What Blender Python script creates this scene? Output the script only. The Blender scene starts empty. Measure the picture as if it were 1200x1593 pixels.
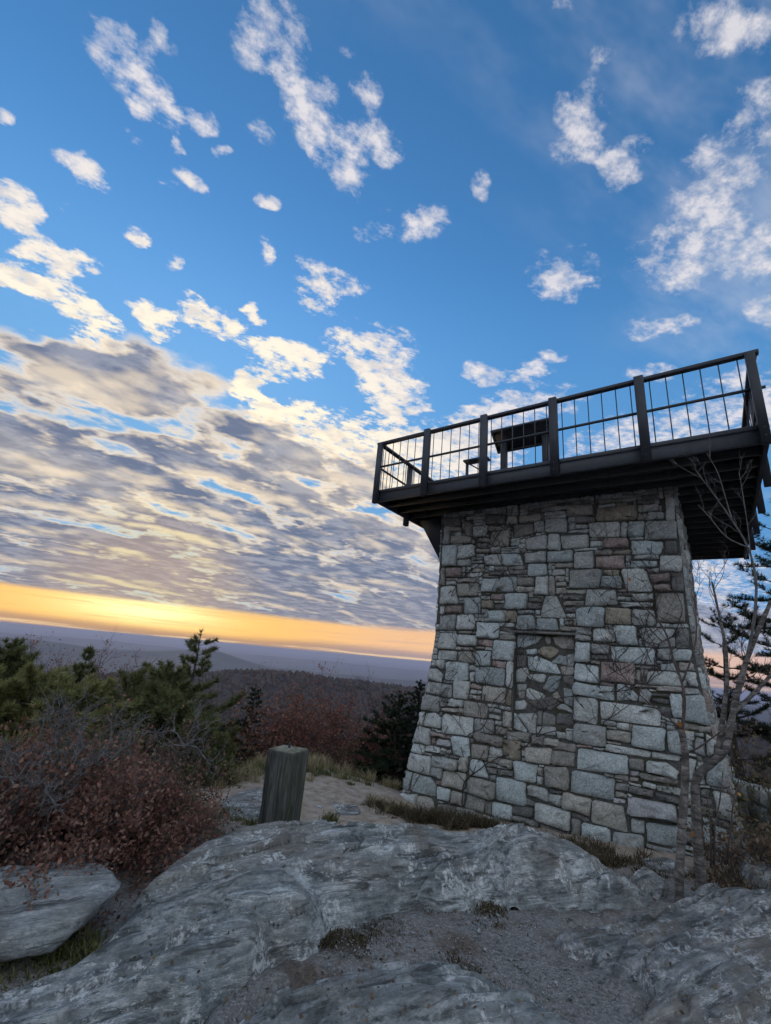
import bpy, math, random
import numpy as np
from mathutils import Matrix, Vector

sc = bpy.context.scene
COL = sc.collection
RNG = np.random.default_rng(7)
random.seed(7)

# ------------------------------------------------------------------ camera
FPX, PITCH, ROLL = 689.8, math.radians(18.134), math.radians(5.327)
CAM = np.array([0.0, 0.0, 1.6])
F_ = np.array([0, math.cos(PITCH), math.sin(PITCH)])
U0 = np.array([0, -math.sin(PITCH), math.cos(PITCH)])
R0 = np.array([1.0, 0, 0])
R_ = math.cos(ROLL) * R0 + math.sin(ROLL) * U0
U_ = -math.sin(ROLL) * R0 + math.cos(ROLL) * U0
cd = bpy.data.cameras.new('camera')
cam = bpy.data.objects.new('camera', cd)
COL.objects.link(cam)
M = Matrix.Identity(4)
for i in range(3):
    M[i][0], M[i][1], M[i][2], M[i][3] = R_[i], U_[i], -F_[i], CAM[i]
cam.matrix_world = M
cd.sensor_fit = 'VERTICAL'
cd.sensor_height = 36.0
cd.lens = FPX / 1593 * 36
cd.clip_start = 0.05
cd.clip_end = 200000
sc.camera = cam


def ray(x, y):
    d = F_ + R_ * ((x - 600) / FPX) - U_ * ((y - 796.5) / FPX)
    return d / np.linalg.norm(d)


def atz(x, y, z):
    d = ray(x, y)
    return CAM + d * ((z - CAM[2]) / d[2])


def atd(x, y, dist):
    d = ray(x, y)
    return CAM + d * (dist / math.hypot(d[0], d[1]))


# ------------------------------------------------------------------ light
sc.view_settings.view_transform = 'Standard'
sc.view_settings.look = 'None'
sc.view_settings.gamma = 1.0
sc.view_settings.exposure = 0.42
sc.view_settings.use_curve_mapping = False
SUN_AZ, SUN_EL = -26.6, 3.4
S_DIR = np.array([math.sin(math.radians(SUN_AZ)) * math.cos(math.radians(SUN_EL)),
                  math.cos(math.radians(SUN_AZ)) * math.cos(math.radians(SUN_EL)), math.sin(math.radians(SUN_EL))])
sl = bpy.data.lights.new('sun', 'SUN')
sl.energy = 0.35
sl.angle = math.radians(14)
sl.color = (1.0, 0.72, 0.42)
so = bpy.data.objects.new('sun', sl)
COL.objects.link(so)
so.rotation_euler = Vector(S_DIR).to_track_quat('Z', 'Y').to_euler()

world = bpy.data.worlds.new('World')
sc.world = world
world.use_nodes = True
WT = world.node_tree
SKY_STRENGTH = 0.1


class NT:
    """small helper to write node trees compactly"""

    def __init__(s, tree):
        s.t = tree

    def n(s, typ, **kw):
        nd = s.t.nodes.new(typ)
        for k, v in kw.items():
            setattr(nd, k, v)
        return nd

    def put(s, sock, v):
        if isinstance(v, bpy.types.NodeSocket):
            s.t.links.new(v, sock)
        elif v is not None:
            if hasattr(sock, 'default_value') and hasattr(sock.default_value, '__len__') and not hasattr(v, '__len__'):
                v = [v] * len(sock.default_value)
            if hasattr(v, '__len__') and sock.type == 'RGBA' and len(v) == 3:
                v = (*v, 1)
            sock.default_value = v

    def math(s, op, a, b=None, c=None, clamp=False):
        nd = s.n('ShaderNodeMath', operation=op, use_clamp=clamp)
        s.put(nd.inputs[0], a)
        if b is not None:
            s.put(nd.inputs[1], b)
        if c is not None:
            s.put(nd.inputs[2], c)
        return nd.outputs[0]

    def vec(s, op, a, b=None, scale=None):
        nd = s.n('ShaderNodeVectorMath', operation=op)
        s.put(nd.inputs[0], a)
        if b is not None:
            s.put(nd.inputs[1], b)
        if scale is not None:
            s.put(nd.inputs['Scale'], scale)
        return nd.outputs['Value'] if op in ('DOT_PRODUCT', 'LENGTH', 'DISTANCE') else nd.outputs[0]

    def smooth(s, x, a, b, lo=0.0, hi=1.0, kind='SMOOTHSTEP'):
        nd = s.n('ShaderNodeMapRange', interpolation_type=kind)
        for i, v in enumerate((x, a, b, lo, hi)):
            s.put(nd.inputs[i], v)
        return nd.outputs[0]

    def mix(s, f, a, b, blend='MIX'):
        nd = s.n('ShaderNodeMix', data_type='RGBA', blend_type=blend)
        s.put(nd.inputs[0], f)
        s.put(nd.inputs[6], a)
        s.put(nd.inputs[7], b)
        return nd.outputs[2]

    def noise(s, v, scale, detail=4, rough=0.55, dist=0.0, lac=2.0, out=0, dim='3D'):
        nd = s.n('ShaderNodeTexNoise', noise_dimensions=dim)
        if v is not None:
            s.put(nd.inputs['Vector'], v)
        s.put(nd.inputs['Scale'], scale)
        nd.inputs['Detail'].default_value = detail
        nd.inputs['Roughness'].default_value = rough
        nd.inputs['Distortion'].default_value = dist
        nd.inputs['Lacunarity'].default_value = lac
        return nd.outputs[out]

    def ramp(s, f, stops, interp='LINEAR'):
        nd = s.n('ShaderNodeValToRGB')
        cr = nd.color_ramp
        cr.interpolation = interp
        while len(cr.elements) < len(stops):
            cr.elements.new(0.5)
        for e, (p, c) in zip(cr.elements, stops):
            e.position = p
            e.color = (*c, 1) if len(c) == 3 else c
        s.put(nd.inputs[0], f)
        return nd.outputs[0]

    def mapping(s, v, loc=(0, 0, 0), rot=(0, 0, 0), scale=(1, 1, 1), kind='POINT'):
        nd = s.n('ShaderNodeMapping', vector_type=kind)
        s.put(nd.inputs[0], v)
        nd.inputs[1].default_value = loc
        nd.inputs[2].default_value = rot
        nd.inputs[3].default_value = scale
        return nd.outputs[0]

    def sep(s, v):
        nd = s.n('ShaderNodeSeparateXYZ')
        s.put(nd.inputs[0], v)
        return nd.outputs

    def comb(s, x, y, z):
        nd = s.n('ShaderNodeCombineXYZ')
        for i, q in enumerate((x, y, z)):
            s.put(nd.inputs[i], q)
        return nd.outputs[0]


def srgb(r, g, b):
    f = lambda c: c / 12.92 if c <= 0.04045 else ((c + 0.055) / 1.055) ** 2.4
    return (f(r / 255), f(g / 255), f(b / 255))


# broken cloud field: (pixel x, y, half sizes, tilt in degrees, strength) turned into sky directions
CLOUDS = [
    (165, 50, 38, 50, -20, .8), (212, 118, 90, 38, 55, .95), (238, 52, 22, 26, 0, .6), (262, 75, 24, 16, 20, .5), (246, 182, 40, 24, 40, .8), (208, 196, 26, 22, 40, .7),
    (308, 188, 36, 24, 10, .75), (345, 236, 18, 12, 0, .6), (272, 228, 18, 12, 30, .7),
    (125, 262, 52, 24, 28, 1), (282, 277, 44, 20, 18, 1), (26, 322, 56, 32, 50, 1.05), (112, 325, 20, 18, 40, .8),
    (90, 400, 72, 22, 12, 1.1), (32, 432, 52, 24, 25, 1.1), (105, 458, 52, 24, 22, 1.15), (150, 496, 44, 18, 15, 1.0), (168, 530, 48, 20, 15, 1.0), (215, 560, 30, 14, 20, .85), (207, 368, 24, 18, 20, .9), (272, 406, 16, 16, 0, .9),
    (242, 502, 44, 22, 38, 1.05), (338, 506, 62, 26, 16, 1.15), (300, 470, 22, 14, 30, .8), (395, 486, 22, 12, 20, .8), (420, 45, 75, 60, 65, 1.0), (478, 160, 75, 46, 62, 1.05), (537, 250, 58, 42, 40, 1.05), (585, 222, 46, 28, 35, .95), (572, 146, 30, 28, 20, .8), (530, 80, 22, 32, 0, .6), (406, 212, 28, 16, 20, .75),
    (655, 350, 46, 30, -15, 1), (578, 360, 32, 22, 0, .75), (578, 320, 34, 18, 0, .6), (416, 392, 18, 30, 0, .8), (500, 446, 46, 40, 20, 1.1), (552, 450, 26, 16, 0, .7),
    (445, 562, 62, 34, 10, 1.25), (385, 592, 26, 32, 30, 1.05), (415, 640, 26, 18, 30, .95), (470, 640, 34, 20, 20, .95), (575, 538, 70, 38, 5, 1.25), (612, 612, 58, 42, 15, 1.25), (415, 314, 24, 12, 0, .7),
    (897, 185, 50, 66, 10, 1), (938, 235, 40, 22, 30, .8), (972, 256, 52, 30, -35, .95), (945, 70, 30, 34, 0, .7), (882, 426, 60, 44, 10, 1.15), (1012, 512, 64, 20, -8, 1.1),
    (1050, 402, 75, 62, 15, .95), (1110, 300, 140, 62, -62, .85), (1175, 395, 56, 44, -30, .95), (1192, 480, 40, 24, 0, .9), (1125, 45, 80, 62, 20, .75), (1180, 180, 70, 60, 0, .6),
    (818, 582, 48, 20, -5, 1.05), (750, 578, 32, 20, 0, .95), (752, 290, 18, 20, -40, .7), (8, 186, 18, 22, 0, .7), (870, 550, 34, 10, 0, .8), (870, 0, 26, 14, 0, .6),
    (970, 690, 90, 46, -10, 1.1), (1110, 660, 90, 60, -15, 1.1), (810, 640, 95, 34, -8, 1.0), (720, 705, 90, 56, -10, 1.15), (640, 730, 70, 60, 0, 1.1), (1012, 578, 40, 16, 0, .8), (1110, 890, 80, 70, 0, 1.0),
    (560, 700, 100, 50, 25, .95), (420, 655, 50, 28, 30, .95), (1180, 620, 60, 60, 0, .9),
]
DECK = [(0, 610, 230, 130, 18, .72), (230, 630, 190, 95, 30, .6), (340, 720, 210, 105, 28, .68), (520, 740, 160, 70, 25, .45), (90, 770, 290, 130, 12, .7), (490, 800, 220, 85, 18, .65), (250, 850, 360, 100, 8, .7), (580, 880, 260, 85, 8, .7), (690, 830, 140, 60, 10, .55)]


def build_world():
    N = NT(WT)
    for nd in list(WT.nodes):
        WT.nodes.remove(nd)
    D = N.n('ShaderNodeTexCoord').outputs['Generated']
    sky = N.n('ShaderNodeTexSky', sky_type='NISHITA', sun_disc=False)
    sky.sun_elevation = math.radians(SUN_EL)
    sky.sun_rotation = math.radians(SUN_AZ)
    sky.altitude = 600
    sky.air_density, sky.dust_density, sky.ozone_density = 1.0, 1.0, 3.5
    base = N.vec('MULTIPLY', sky.outputs[0], (3.43, 4.2, 4.2))
    K = .90 / SKY_STRENGTH
    c = lambda r, g, b: tuple(v * K for v in srgb(r, g, b))
    z = N.sep(D)[2]
    el = N.math('MULTIPLY', N.math('ARCSINE', z), 180 / math.pi)
    sd = N.vec('DOT_PRODUCT', D, tuple(S_DIR))           # cosine of the angle to the sun
    near = N.smooth(sd, 0.55, 1.0)
    # pale lower air
    pale = N.mix(near, c(86, 140, 192), c(106, 156, 200))
    base = N.mix(N.smooth(el, 50, 16, 0, .97), base, pale)
    # --- clouds
    P = N.sep(D)
    zz = N.math('ADD', N.math('MAXIMUM', z, 0.0), 0.07)
    pc = N.comb(N.math('DIVIDE', P[0], zz), N.math('DIVIDE', P[1], zz), 0.0)
    pr = N.mapping(pc, rot=(0, 0, math.radians(-24)), scale=(1, 1, 1))
    n1 = N.noise(N.mapping(pr, loc=(3.1, 1.7, .3), scale=(5.5, 7.5, 1)), 1.0, 6, .60, 0.0)
    sh = N.vec('ADD', pr, tuple(np.array([0.0, .045, 0])))
    n1s = N.noise(N.mapping(sh, loc=(3.1, 1.7, .3), scale=(5.5, 7.5, 1)), 1.0, 3, .60, 0.0)
    nf = N.noise(N.mapping(pr, scale=(17, 22, 1)), 1.0, 6, .66, 0.0)
    # fray the cloud outlines before measuring them
    wv = N.n('ShaderNodeTexNoise')
    N.put(wv.inputs['Vector'], N.mapping(pr, scale=(7, 9, 1)))
    wv.inputs['Scale'].default_value = 1
    wv.inputs['Detail'].default_value = 4
    Dw = N.vec('ADD', D, N.vec('SCALE', N.vec('SUBTRACT', wv.outputs[1], (.5, .5, .5)), scale=0.055))

    def blobs(lst):
        acc = None
        for (x, y, rx, ry, a, wgt) in lst:
            d = ray(x, y)
            a = math.radians(a)
            ax = ray(x + 10 * math.cos(a), y + 10 * math.sin(a)) - ray(x - 10 * math.cos(a), y - 10 * math.sin(a))
            ay = ray(x - 10 * math.sin(a), y + 10 * math.cos(a)) - ray(x + 10 * math.sin(a), y - 10 * math.cos(a))
            sx = np.linalg.norm(ax) / 20 * rx
            sy = np.linalg.norm(ay) / 20 * ry
            e1 = ax / np.linalg.norm(ax)
            e2 = ay - e1 * (ay @ e1)
            e2 /= np.linalg.norm(e2)
            e1 = e1 - d * (e1 @ d)
            e2 = e2 - d * (e2 @ d)
            q1 = N.vec('DOT_PRODUCT', Dw, tuple(e1 / (sx * 1.28)))
            q2 = N.vec('DOT_PRODUCT', Dw, tuple(e2 / (sy * 1.28)))
            v = N.math('MULTIPLY_ADD', q2, q2, N.math('MULTIPLY', q1, q1))
            v = N.math('SUBTRACT', 1.0, v, clamp=True)
            acc = N.math('MULTIPLY', v, wgt) if acc is None else N.math('MULTIPLY_ADD', v, wgt, acc)
        return acc

    cov = blobs(CLOUDS)
    dk = blobs(DECK)
    # fuller unseen cloud cover outside the view, added to light rock and wall
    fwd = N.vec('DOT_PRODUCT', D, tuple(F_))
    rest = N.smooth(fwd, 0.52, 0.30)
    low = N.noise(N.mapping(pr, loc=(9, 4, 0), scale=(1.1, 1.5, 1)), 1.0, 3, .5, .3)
    rear_fill = N.math('MULTIPLY', rest, N.smooth(low, .26, .46, .35, 1.2))
    cov = N.math('ADD', N.math('MINIMUM', cov, 1.0), rear_fill)
    ring = N.smooth(el, 13, 5, 0, .85)                   # far clouds pile up towards the horizon
    dk = N.math('ADD', N.math('MINIMUM', dk, 1.0), ring, clamp=False)
    dk = N.math('MINIMUM', dk, 1.15)
    brk = N.noise(N.mapping(pr, loc=(6, 2, 1), scale=(2.4, 3.2, 1)), 1.0, 4, .55, 0.0)
    dk = N.math('MULTIPLY', dk, N.math('ADD', N.smooth(el, 20, 9), N.smooth(brk, .34, .58, .42, 1.1), clamp=True))
    # upper broken clouds
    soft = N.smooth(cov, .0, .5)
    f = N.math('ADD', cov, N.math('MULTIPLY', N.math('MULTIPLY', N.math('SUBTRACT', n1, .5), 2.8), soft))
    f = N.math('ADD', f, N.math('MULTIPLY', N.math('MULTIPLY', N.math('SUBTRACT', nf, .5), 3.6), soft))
    a_up = N.smooth(f, .30, N.math('SUBTRACT', N.smooth(sd, .5, .9, 1.45, 1.05), N.smooth(sd, .0, -.5, 0, .35)))  # cover thickens away from the sun, behind the view, to add light
    sunny = N.smooth(sd, .62, .98)
    anti = N.smooth(sd, .2, -.7)                          # out-of-view clouds opposite the sun, brightened to light rock and wall
    c_far = N.mix(anti, c(206, 204, 210), c(230, 237, 247))
    c_up = N.mix(sunny, c_far, c(255, 240, 210))
    shade = N.math('MULTIPLY', N.smooth(N.math('SUBTRACT', n1s, n1), -.04, .12), N.smooth(f, .6, 1.2))
    c_up = N.mix(N.math('MULTIPLY', shade, .5), c_up, N.mix(sunny, c(150, 160, 182), c(168, 165, 172)))
    c_up = N.mix(N.smooth(f, .9, 1.5, 0, .55), c_up, N.mix(sunny, N.mix(anti, c(232, 224, 222), c(240, 246, 253)), c(255, 240, 208)))
    # thin veil of high cloud on the side away from the sun
    veil = N.noise(N.mapping(pr, loc=(1, 7, 2), scale=(1.6, 3.4, 1)), 1.0, 5, .6, 0.0)
    vm = N.math('MULTIPLY', N.smooth(sd, .55, .25), N.smooth(veil, .45, .72, 0, .42))
    base = N.mix(vm, base, c(196, 200, 210))
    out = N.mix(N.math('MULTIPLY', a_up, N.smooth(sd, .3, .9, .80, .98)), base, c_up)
    # heavier deck below
    z2 = N.math('ADD', N.math('MAXIMUM', z, 0.0), 0.22)
    pd = N.mapping(N.comb(N.math('DIVIDE', P[0], z2), N.math('DIVIDE', P[1], z2), 0.0), rot=(0, 0, math.radians(-34)))
    n2 = N.noise(N.mapping(pd, loc=(5.3, 8.1, 0), scale=(2.1, 3.4, 1)), 1.0, 5, .55, 0.0)
    n2s = N.noise(N.mapping(N.vec('ADD', pd, (.02, .07, 0)), loc=(5.3, 8.1, 0), scale=(2.1, 3.4, 1)), 1.0, 3, .55, 0.0)
    wob = N.vec('SCALE', N.vec('SUBTRACT', wv.outputs[1], (.5, .5, .5)), scale=.9)
    vo = N.n('ShaderNodeTexVoronoi', voronoi_dimensions='2D', feature='F1')
    N.put(vo.inputs['Vector'], N.vec('ADD', N.mapping(pd, scale=(5.6, 8.6, 1)), wob))
    vo.inputs['Scale'].default_value = 1.0
    vo.inputs['Detail'].default_value = 2.0
    vo.inputs['Roughness'].default_value = .5
    puff = N.math('SUBTRACT', .48, vo.outputs['Distance'])
    g = N.math('ADD', N.math('MULTIPLY', dk, .95), N.math('MULTIPLY', N.math('SUBTRACT', n2, .5), 3.1))
    g = N.math('ADD', g, N.math('MULTIPLY', puff, .62))
    g = N.math('ADD', g, N.math('MULTIPLY', N.math('SUBTRACT', nf, .5), .40))
    a_dk = N.math('MULTIPLY', N.smooth(g, .04, .62), N.smooth(dk, .05, .45))
    edge = N.mix(sunny, c(206, 200, 202), c(250, 228, 194))
    core = N.mix(near, c(112, 124, 150), c(103, 114, 138))
    t = N.smooth(g, .28, .86)
    lf = N.noise(N.mapping(pd, loc=(2.2, 6.4, 0), scale=(.8, 1.5, 1)), 1.0, 2, .5, 0.0)
    t = N.math('ADD', t, N.math('ADD', N.math('MULTIPLY', N.math('SUBTRACT', lf, .5), 1.6), N.smooth(el, 17, 6, 0, .30)), clamp=True)
    t = N.math('MULTIPLY', t, N.smooth(g, .15, .55))
    lit = N.smooth(N.math('SUBTRACT', n2, n2s), .0, .18, 0, .75)
    t = N.math('MULTIPLY', t, N.math('SUBTRACT', 1.0, N.math('MULTIPLY', lit, .8)))
    core = N.mix(N.smooth(n1, .42, .62), core, N.mix(near, c(146, 155, 174), c(142, 147, 162)))
    hot = N.smooth(sd, .972, .999)                        # cloud edges close to the sun burn through
    edge = N.mix(hot, edge, c(255, 238, 176))
    core = N.mix(N.math('MULTIPLY', hot, .40), core, c(206, 172, 138))
    c_dk = N.mix(t, edge, core)
    c_dk = N.mix(N.smooth(el, 12, 4, 0, .25), c_dk, N.mix(near, c(142, 144, 158), c(156, 145, 142)))
    out = N.mix(a_dk, out, c_dk)
    # --- clear orange gap under the cloud deck
    azw = N.math('MULTIPLY', N.math('SUBTRACT', N.noise(N.mapping(D, scale=(3, 3, 30)), 1.0, 4, .5), .5), 1.2)
    elw = N.math('ADD', el, azw)
    strat = N.noise(N.mapping(D, scale=(5, 5, 190)), 1.0, 4, .55)
    sun_el = N.smooth(sd, .86, .9995)
    gap = N.mix(sun_el, c(228, 182, 140), c(248, 192, 108))
    tx = (math.cos(math.radians(SUN_AZ)), -math.sin(math.radians(SUN_AZ)), 0)
    qa = N.math('DIVIDE', N.vec('DOT_PRODUCT', D, tx), math.radians(7.5))
    qe = N.math('DIVIDE', N.math('SUBTRACT', el, 2.7), 1.5)
    glow = N.math('EXPONENT', N.math('MULTIPLY', N.math('ADD', N.math('MULTIPLY', qa, qa), N.math('MULTIPLY', qe, qe)), -1.0))
    glow = N.math('MULTIPLY', glow, N.smooth(sd, 0, .5))
    gap = N.mix(glow, gap, tuple(v * 1.25 for v in c(255, 240, 172)))
    gap = N.mix(N.smooth(strat, .50, .70, 0, .45), gap, N.mix(sun_el, c(190, 160, 150), c(222, 172, 112)))
    away = N.smooth(sd, .2, .75)
    gap = N.mix(away, c(190, 168, 172), gap)
    out = N.mix(N.smooth(elw, 4.0, 3.2), out, gap)
    # --- mist bank on the skyline with one bright streak
    mist = N.mix(sun_el, c(146, 132, 140), c(170, 134, 110))
    out = N.mix(N.math('MULTIPLY', N.smooth(elw, 1.5, .45), .85), out, mist)
    streak = N.math('MULTIPLY', N.smooth(N.math('ABSOLUTE', N.math('SUBTRACT', elw, .25)), .22, .02), N.smooth(strat, .42, .56))
    out = N.mix(N.math('MULTIPLY', N.math('MULTIPLY', streak, away), .8), out, c(250, 214, 160))
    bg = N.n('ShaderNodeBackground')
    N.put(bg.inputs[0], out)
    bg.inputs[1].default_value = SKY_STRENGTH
    o = N.n('ShaderNodeOutputWorld')
    WT.links.new(bg.outputs[0], o.inputs[0])
    world.cycles.sampling_method = 'MANUAL'
    world.cycles.sample_map_resolution = 512


build_world()
sc.cycles.max_bounces = 5
sc.cycles.diffuse_bounces = 3
sc.cycles.transparent_max_bounces = 8
sc.cycles.volume_bounces = 0
sc.cycles.use_adaptive_sampling = True
sc.cycles.adaptive_threshold = 0.02
sc.cycles.adaptive_min_samples = 12


# ------------------------------------------------------------------ mesh helpers
def hsh(i, j, k):
    n = (i.astype(np.int64) * 73856093) ^ (j.astype(np.int64) * 19349663) ^ (k.astype(np.int64) * 83492791)
    n = (n ^ (n >> 13)) * 1274126177 & 0xffffffff
    n = (n ^ (n >> 16)) * 2246822519 & 0xffffffff
    return ((n ^ (n >> 15)) & 0xffffff) / float(0xffffff) * 2 - 1


def vnoise(p):
    p = np.asarray(p, float)
    i = np.floor(p).astype(np.int64)
    f = p - i
    f = f * f * f * (f * (f * 6 - 15) + 10)
    x, y, z = i[..., 0], i[..., 1], i[..., 2]
    fx, fy, fz = f[..., 0], f[..., 1], f[..., 2]
    r = 0
    for dx in (0, 1):
        for dy in (0, 1):
            for dz in (0, 1):
                w = (fx if dx else 1 - fx) * (fy if dy else 1 - fy) * (fz if dz else 1 - fz)
                r = r + w * hsh(x + dx, y + dy, z + dz)
    return r


def fbm(p, octv=5, gain=0.5, lac=2.03, ridged=False):
    p = np.asarray(p, float)
    a, s, t = 1.0, 0.0, 0.0
    for o in range(octv):
        v = vnoise(p + o * 17.3)
        if ridged:
            v = 1 - 2 * np.abs(v)
        s = s + a * v
        t += a
        a *= gain
        p = p * lac
    return s / t


def mesh_obj(name, V, T=None, Q=None, mat=None, parent=None, smooth=False, mats=None, midx=None):
    V = np.asarray(V, np.float32).reshape(-1, 3)
    nt = 0 if T is None else len(T)
    nq = 0 if Q is None else len(Q)
    me = bpy.data.meshes.new(name)
    me.vertices.add(len(V))
    me.vertices.foreach_set('co', V.ravel())
    idx = []
    if nt:
        idx.append(np.asarray(T, np.int32).ravel())
    if nq:
        idx.append(np.asarray(Q, np.int32).ravel())
    idx = np.concatenate(idx)
    me.loops.add(len(idx))
    me.loops.foreach_set('vertex_index', idx)
    me.polygons.add(nt + nq)
    st = np.concatenate([np.arange(nt) * 3, nt * 3 + np.arange(nq) * 4]).astype(np.int32)
    me.polygons.foreach_set('loop_start', st)
    if smooth:
        me.polygons.foreach_set('use_smooth', np.ones(nt + nq, bool))
    for m in (mats or ([mat] if mat else [])):
        me.materials.append(m)
    if midx is not None:
        me.polygons.foreach_set('material_index', np.asarray(midx, np.int32))
    me.update(calc_edges=True)
    me.validate()
    ob = bpy.data.objects.new(name, me)
    COL.objects.link(ob)
    if parent:
        ob.parent = parent
    return ob


class Geo:
    """collects triangles and quads for one mesh"""

    def __init__(s):
        s.v, s.t, s.q, s.n = [], [], [], 0

    def add(s, V, T=None, Q=None):
        V = np.asarray(V, float).reshape(-1, 3)
        if T is not None and len(T):
            s.t.append(np.asarray(T, int).reshape(-1, 3) + s.n)
        if Q is not None and len(Q):
            s.q.append(np.asarray(Q, int).reshape(-1, 4) + s.n)
        s.v.append(V)
        s.n += len(V)

    def obj(s, name, mat, parent=None, smooth=False):
        if not s.v:
            return None
        return mesh_obj(name, np.concatenate(s.v), np.concatenate(s.t) if s.t else None, np.concatenate(s.q) if s.q else None, mat, parent, smooth)

    def tube(s, pts, rad, sides=5, cap=True):
        pts = np.asarray(pts, float)
        n = len(pts)
        rad = np.broadcast_to(np.asarray(rad, float), (n,))
        tan = np.gradient(pts, axis=0)
        tan /= np.linalg.norm(tan, axis=1, keepdims=True) + 1e-9
        ref = np.array([0.0, 0, 1]) if abs(tan[0, 2]) < .9 else np.array([1.0, 0, 0])
        a = np.cross(tan, ref)
        a /= np.linalg.norm(a, axis=1, keepdims=True) + 1e-9
        b = np.cross(tan, a)
        th = np.arange(sides) / sides * 2 * math.pi
        V = pts[:, None] + rad[:, None, None] * (a[:, None] * np.cos(th)[None, :, None] + b[:, None] * np.sin(th)[None, :, None])
        i = np.arange(n - 1)[:, None] * sides
        j = np.arange(sides)[None]
        k = (j + 1) % sides
        Q = np.stack([i + j, i + k, i + sides + k, i + sides + j], -1).reshape(-1, 4)
        T = []
        if cap:
            for c in range(1, sides - 1):
                T.append((0, c + 1, c))
                T.append(((n - 1) * sides, (n - 1) * sides + c, (n - 1) * sides + c + 1))
        s.add(V, T, Q)

    def tubes(s, P, rad, sides=3):
        """many open tubes at once: P (N, n, 3), rad (N, n)"""
        N_, n = P.shape[:2]
        tan = np.gradient(P, axis=1)
        tan /= np.linalg.norm(tan, axis=2, keepdims=True) + 1e-9
        ref = np.array([.31, .52, .79])
        a = np.cross(tan, ref)
        a /= np.linalg.norm(a, axis=2, keepdims=True) + 1e-9
        b = np.cross(tan, a)
        th_ = np.arange(sides) / sides * 2 * math.pi
        V = P[:, :, None] + rad[:, :, None, None] * (a[:, :, None] * np.cos(th_)[:, None] + b[:, :, None] * np.sin(th_)[:, None])
        o = np.arange(N_)[:, None, None] * n * sides
        i = np.arange(n - 1)[None, :, None] * sides
        j = np.arange(sides)[None, None]
        k = (j + 1) % sides
        Q = np.stack([o + i + j, o + i + k, o + i + sides + k, o + i + sides + j], -1).reshape(-1, 4)
        s.add(V.reshape(-1, 3), None, Q)

    def box(s, c, ax, half, bev=0.0):
        """oriented box: centre, three unit axes, half sizes"""
        ax = [np.asarray(a, float) for a in ax]
        c = np.asarray(c, float)
        if bev <= 0:
            V = [c + ax[0] * half[0] * x + ax[1] * half[1] * y + ax[2] * half[2] * z for z in (-1, 1) for y in (-1, 1) for x in (-1, 1)]
            s.add(V, None, [(0, 2, 3, 1), (4, 5, 7, 6), (0, 1, 5, 4), (2, 6, 7, 3), (0, 4, 6, 2), (1, 3, 7, 5)])
            return
        # chamfer along the longest axis
        L = int(np.argmax(half))
        A, B = [k for k in range(3) if k != L]
        ha, hb, bv = half[A], half[B], min(bev, half[A] * .6, half[B] * .6)
        ring = [(ha - bv, -hb), (ha, -hb + bv), (ha, hb - bv), (ha - bv, hb), (-ha + bv, hb), (-ha, hb - bv), (-ha, -hb + bv), (-ha + bv, -hb)]
        V = [c + ax[L] * half[L] * sg + ax[A] * p + ax[B] * q for sg in (-1, 1) for (p, q) in ring]
        Q = [(i, (i + 1) % 8, 8 + (i + 1) % 8, 8 + i) for i in range(8)]
        T = [(0, i + 1, i) for i in range(1, 7)] + [(8, 8 + i, 8 + i + 1) for i in range(1, 7)]
        s.add(V, T, Q)


def tag(o, label, cat, group=None, kind=None):
    if label:
        o['label'] = label
    if cat:
        o['category'] = cat
    if group:
        o['group'] = group
    if kind:
        o['kind'] = kind
    return o


def empty(name, loc):
    o = bpy.data.objects.new(name, None)
    COL.objects.link(o)
    o.location = loc
    o.empty_display_size = .2
    o.matrix_world = Matrix.Translation(Vector(loc))
    return o


def under(o, parent):
    """parent a world-space mesh to an Empty without moving it"""
    o.parent = parent
    o.matrix_parent_inverse = parent.matrix_world.inverted() if parent.type == 'EMPTY' else Matrix.Identity(4)
    return o


class TPS:
    def __init__(s, pts, smooth=1e-4):
        pts = np.asarray(pts, float)
        s.p = pts[:, :2]
        n = len(pts)
        d = np.linalg.norm(s.p[:, None] - s.p[None], axis=2)
        K = s.k(d) + np.eye(n) * smooth
        Pm = np.concatenate([np.ones((n, 1)), s.p], 1)
        A = np.block([[K, Pm], [Pm.T, np.zeros((3, 3))]])
        s.w = np.linalg.solve(A, np.concatenate([pts[:, 2], np.zeros(3)]))

    def k(s, d):
        return d * d * np.log(np.maximum(d, 1e-9))

    def __call__(s, xy):
        xy = np.asarray(xy, float)
        sh = xy.shape[:-1]
        q = xy.reshape(-1, 2)
        out = np.empty(len(q))
        for a in range(0, len(q), 20000):
            b = q[a:a + 20000]
            d = np.linalg.norm(b[:, None] - s.p[None], axis=2)
            out[a:a + 20000] = s.k(d) @ s.w[:-3] + s.w[-3] + b @ s.w[-2:]
        return out.reshape(sh)


def poly_sdf(xy, poly):
    """signed distance to a polygon, positive inside"""
    xy = np.asarray(xy, float)
    poly = np.asarray(poly, float)
    d = np.full(xy.shape[:-1], 1e9)
    ins = np.zeros(xy.shape[:-1], bool)
    n = len(poly)
    for i in range(n):
        a, b = poly[i], poly[(i + 1) % n]
        e = b - a
        w = xy - a
        t = np.clip((w @ e) / (e @ e + 1e-12), 0, 1)
        d = np.minimum(d, np.linalg.norm(w - t[..., None] * e, axis=-1))
        c = ((a[1] > xy[..., 1]) != (b[1] > xy[..., 1])) & (xy[..., 0] < e[0] * (xy[..., 1] - a[1]) / (e[1] + 1e-12) + a[0])
        ins ^= c
    return np.where(ins, d, -d)


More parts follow.
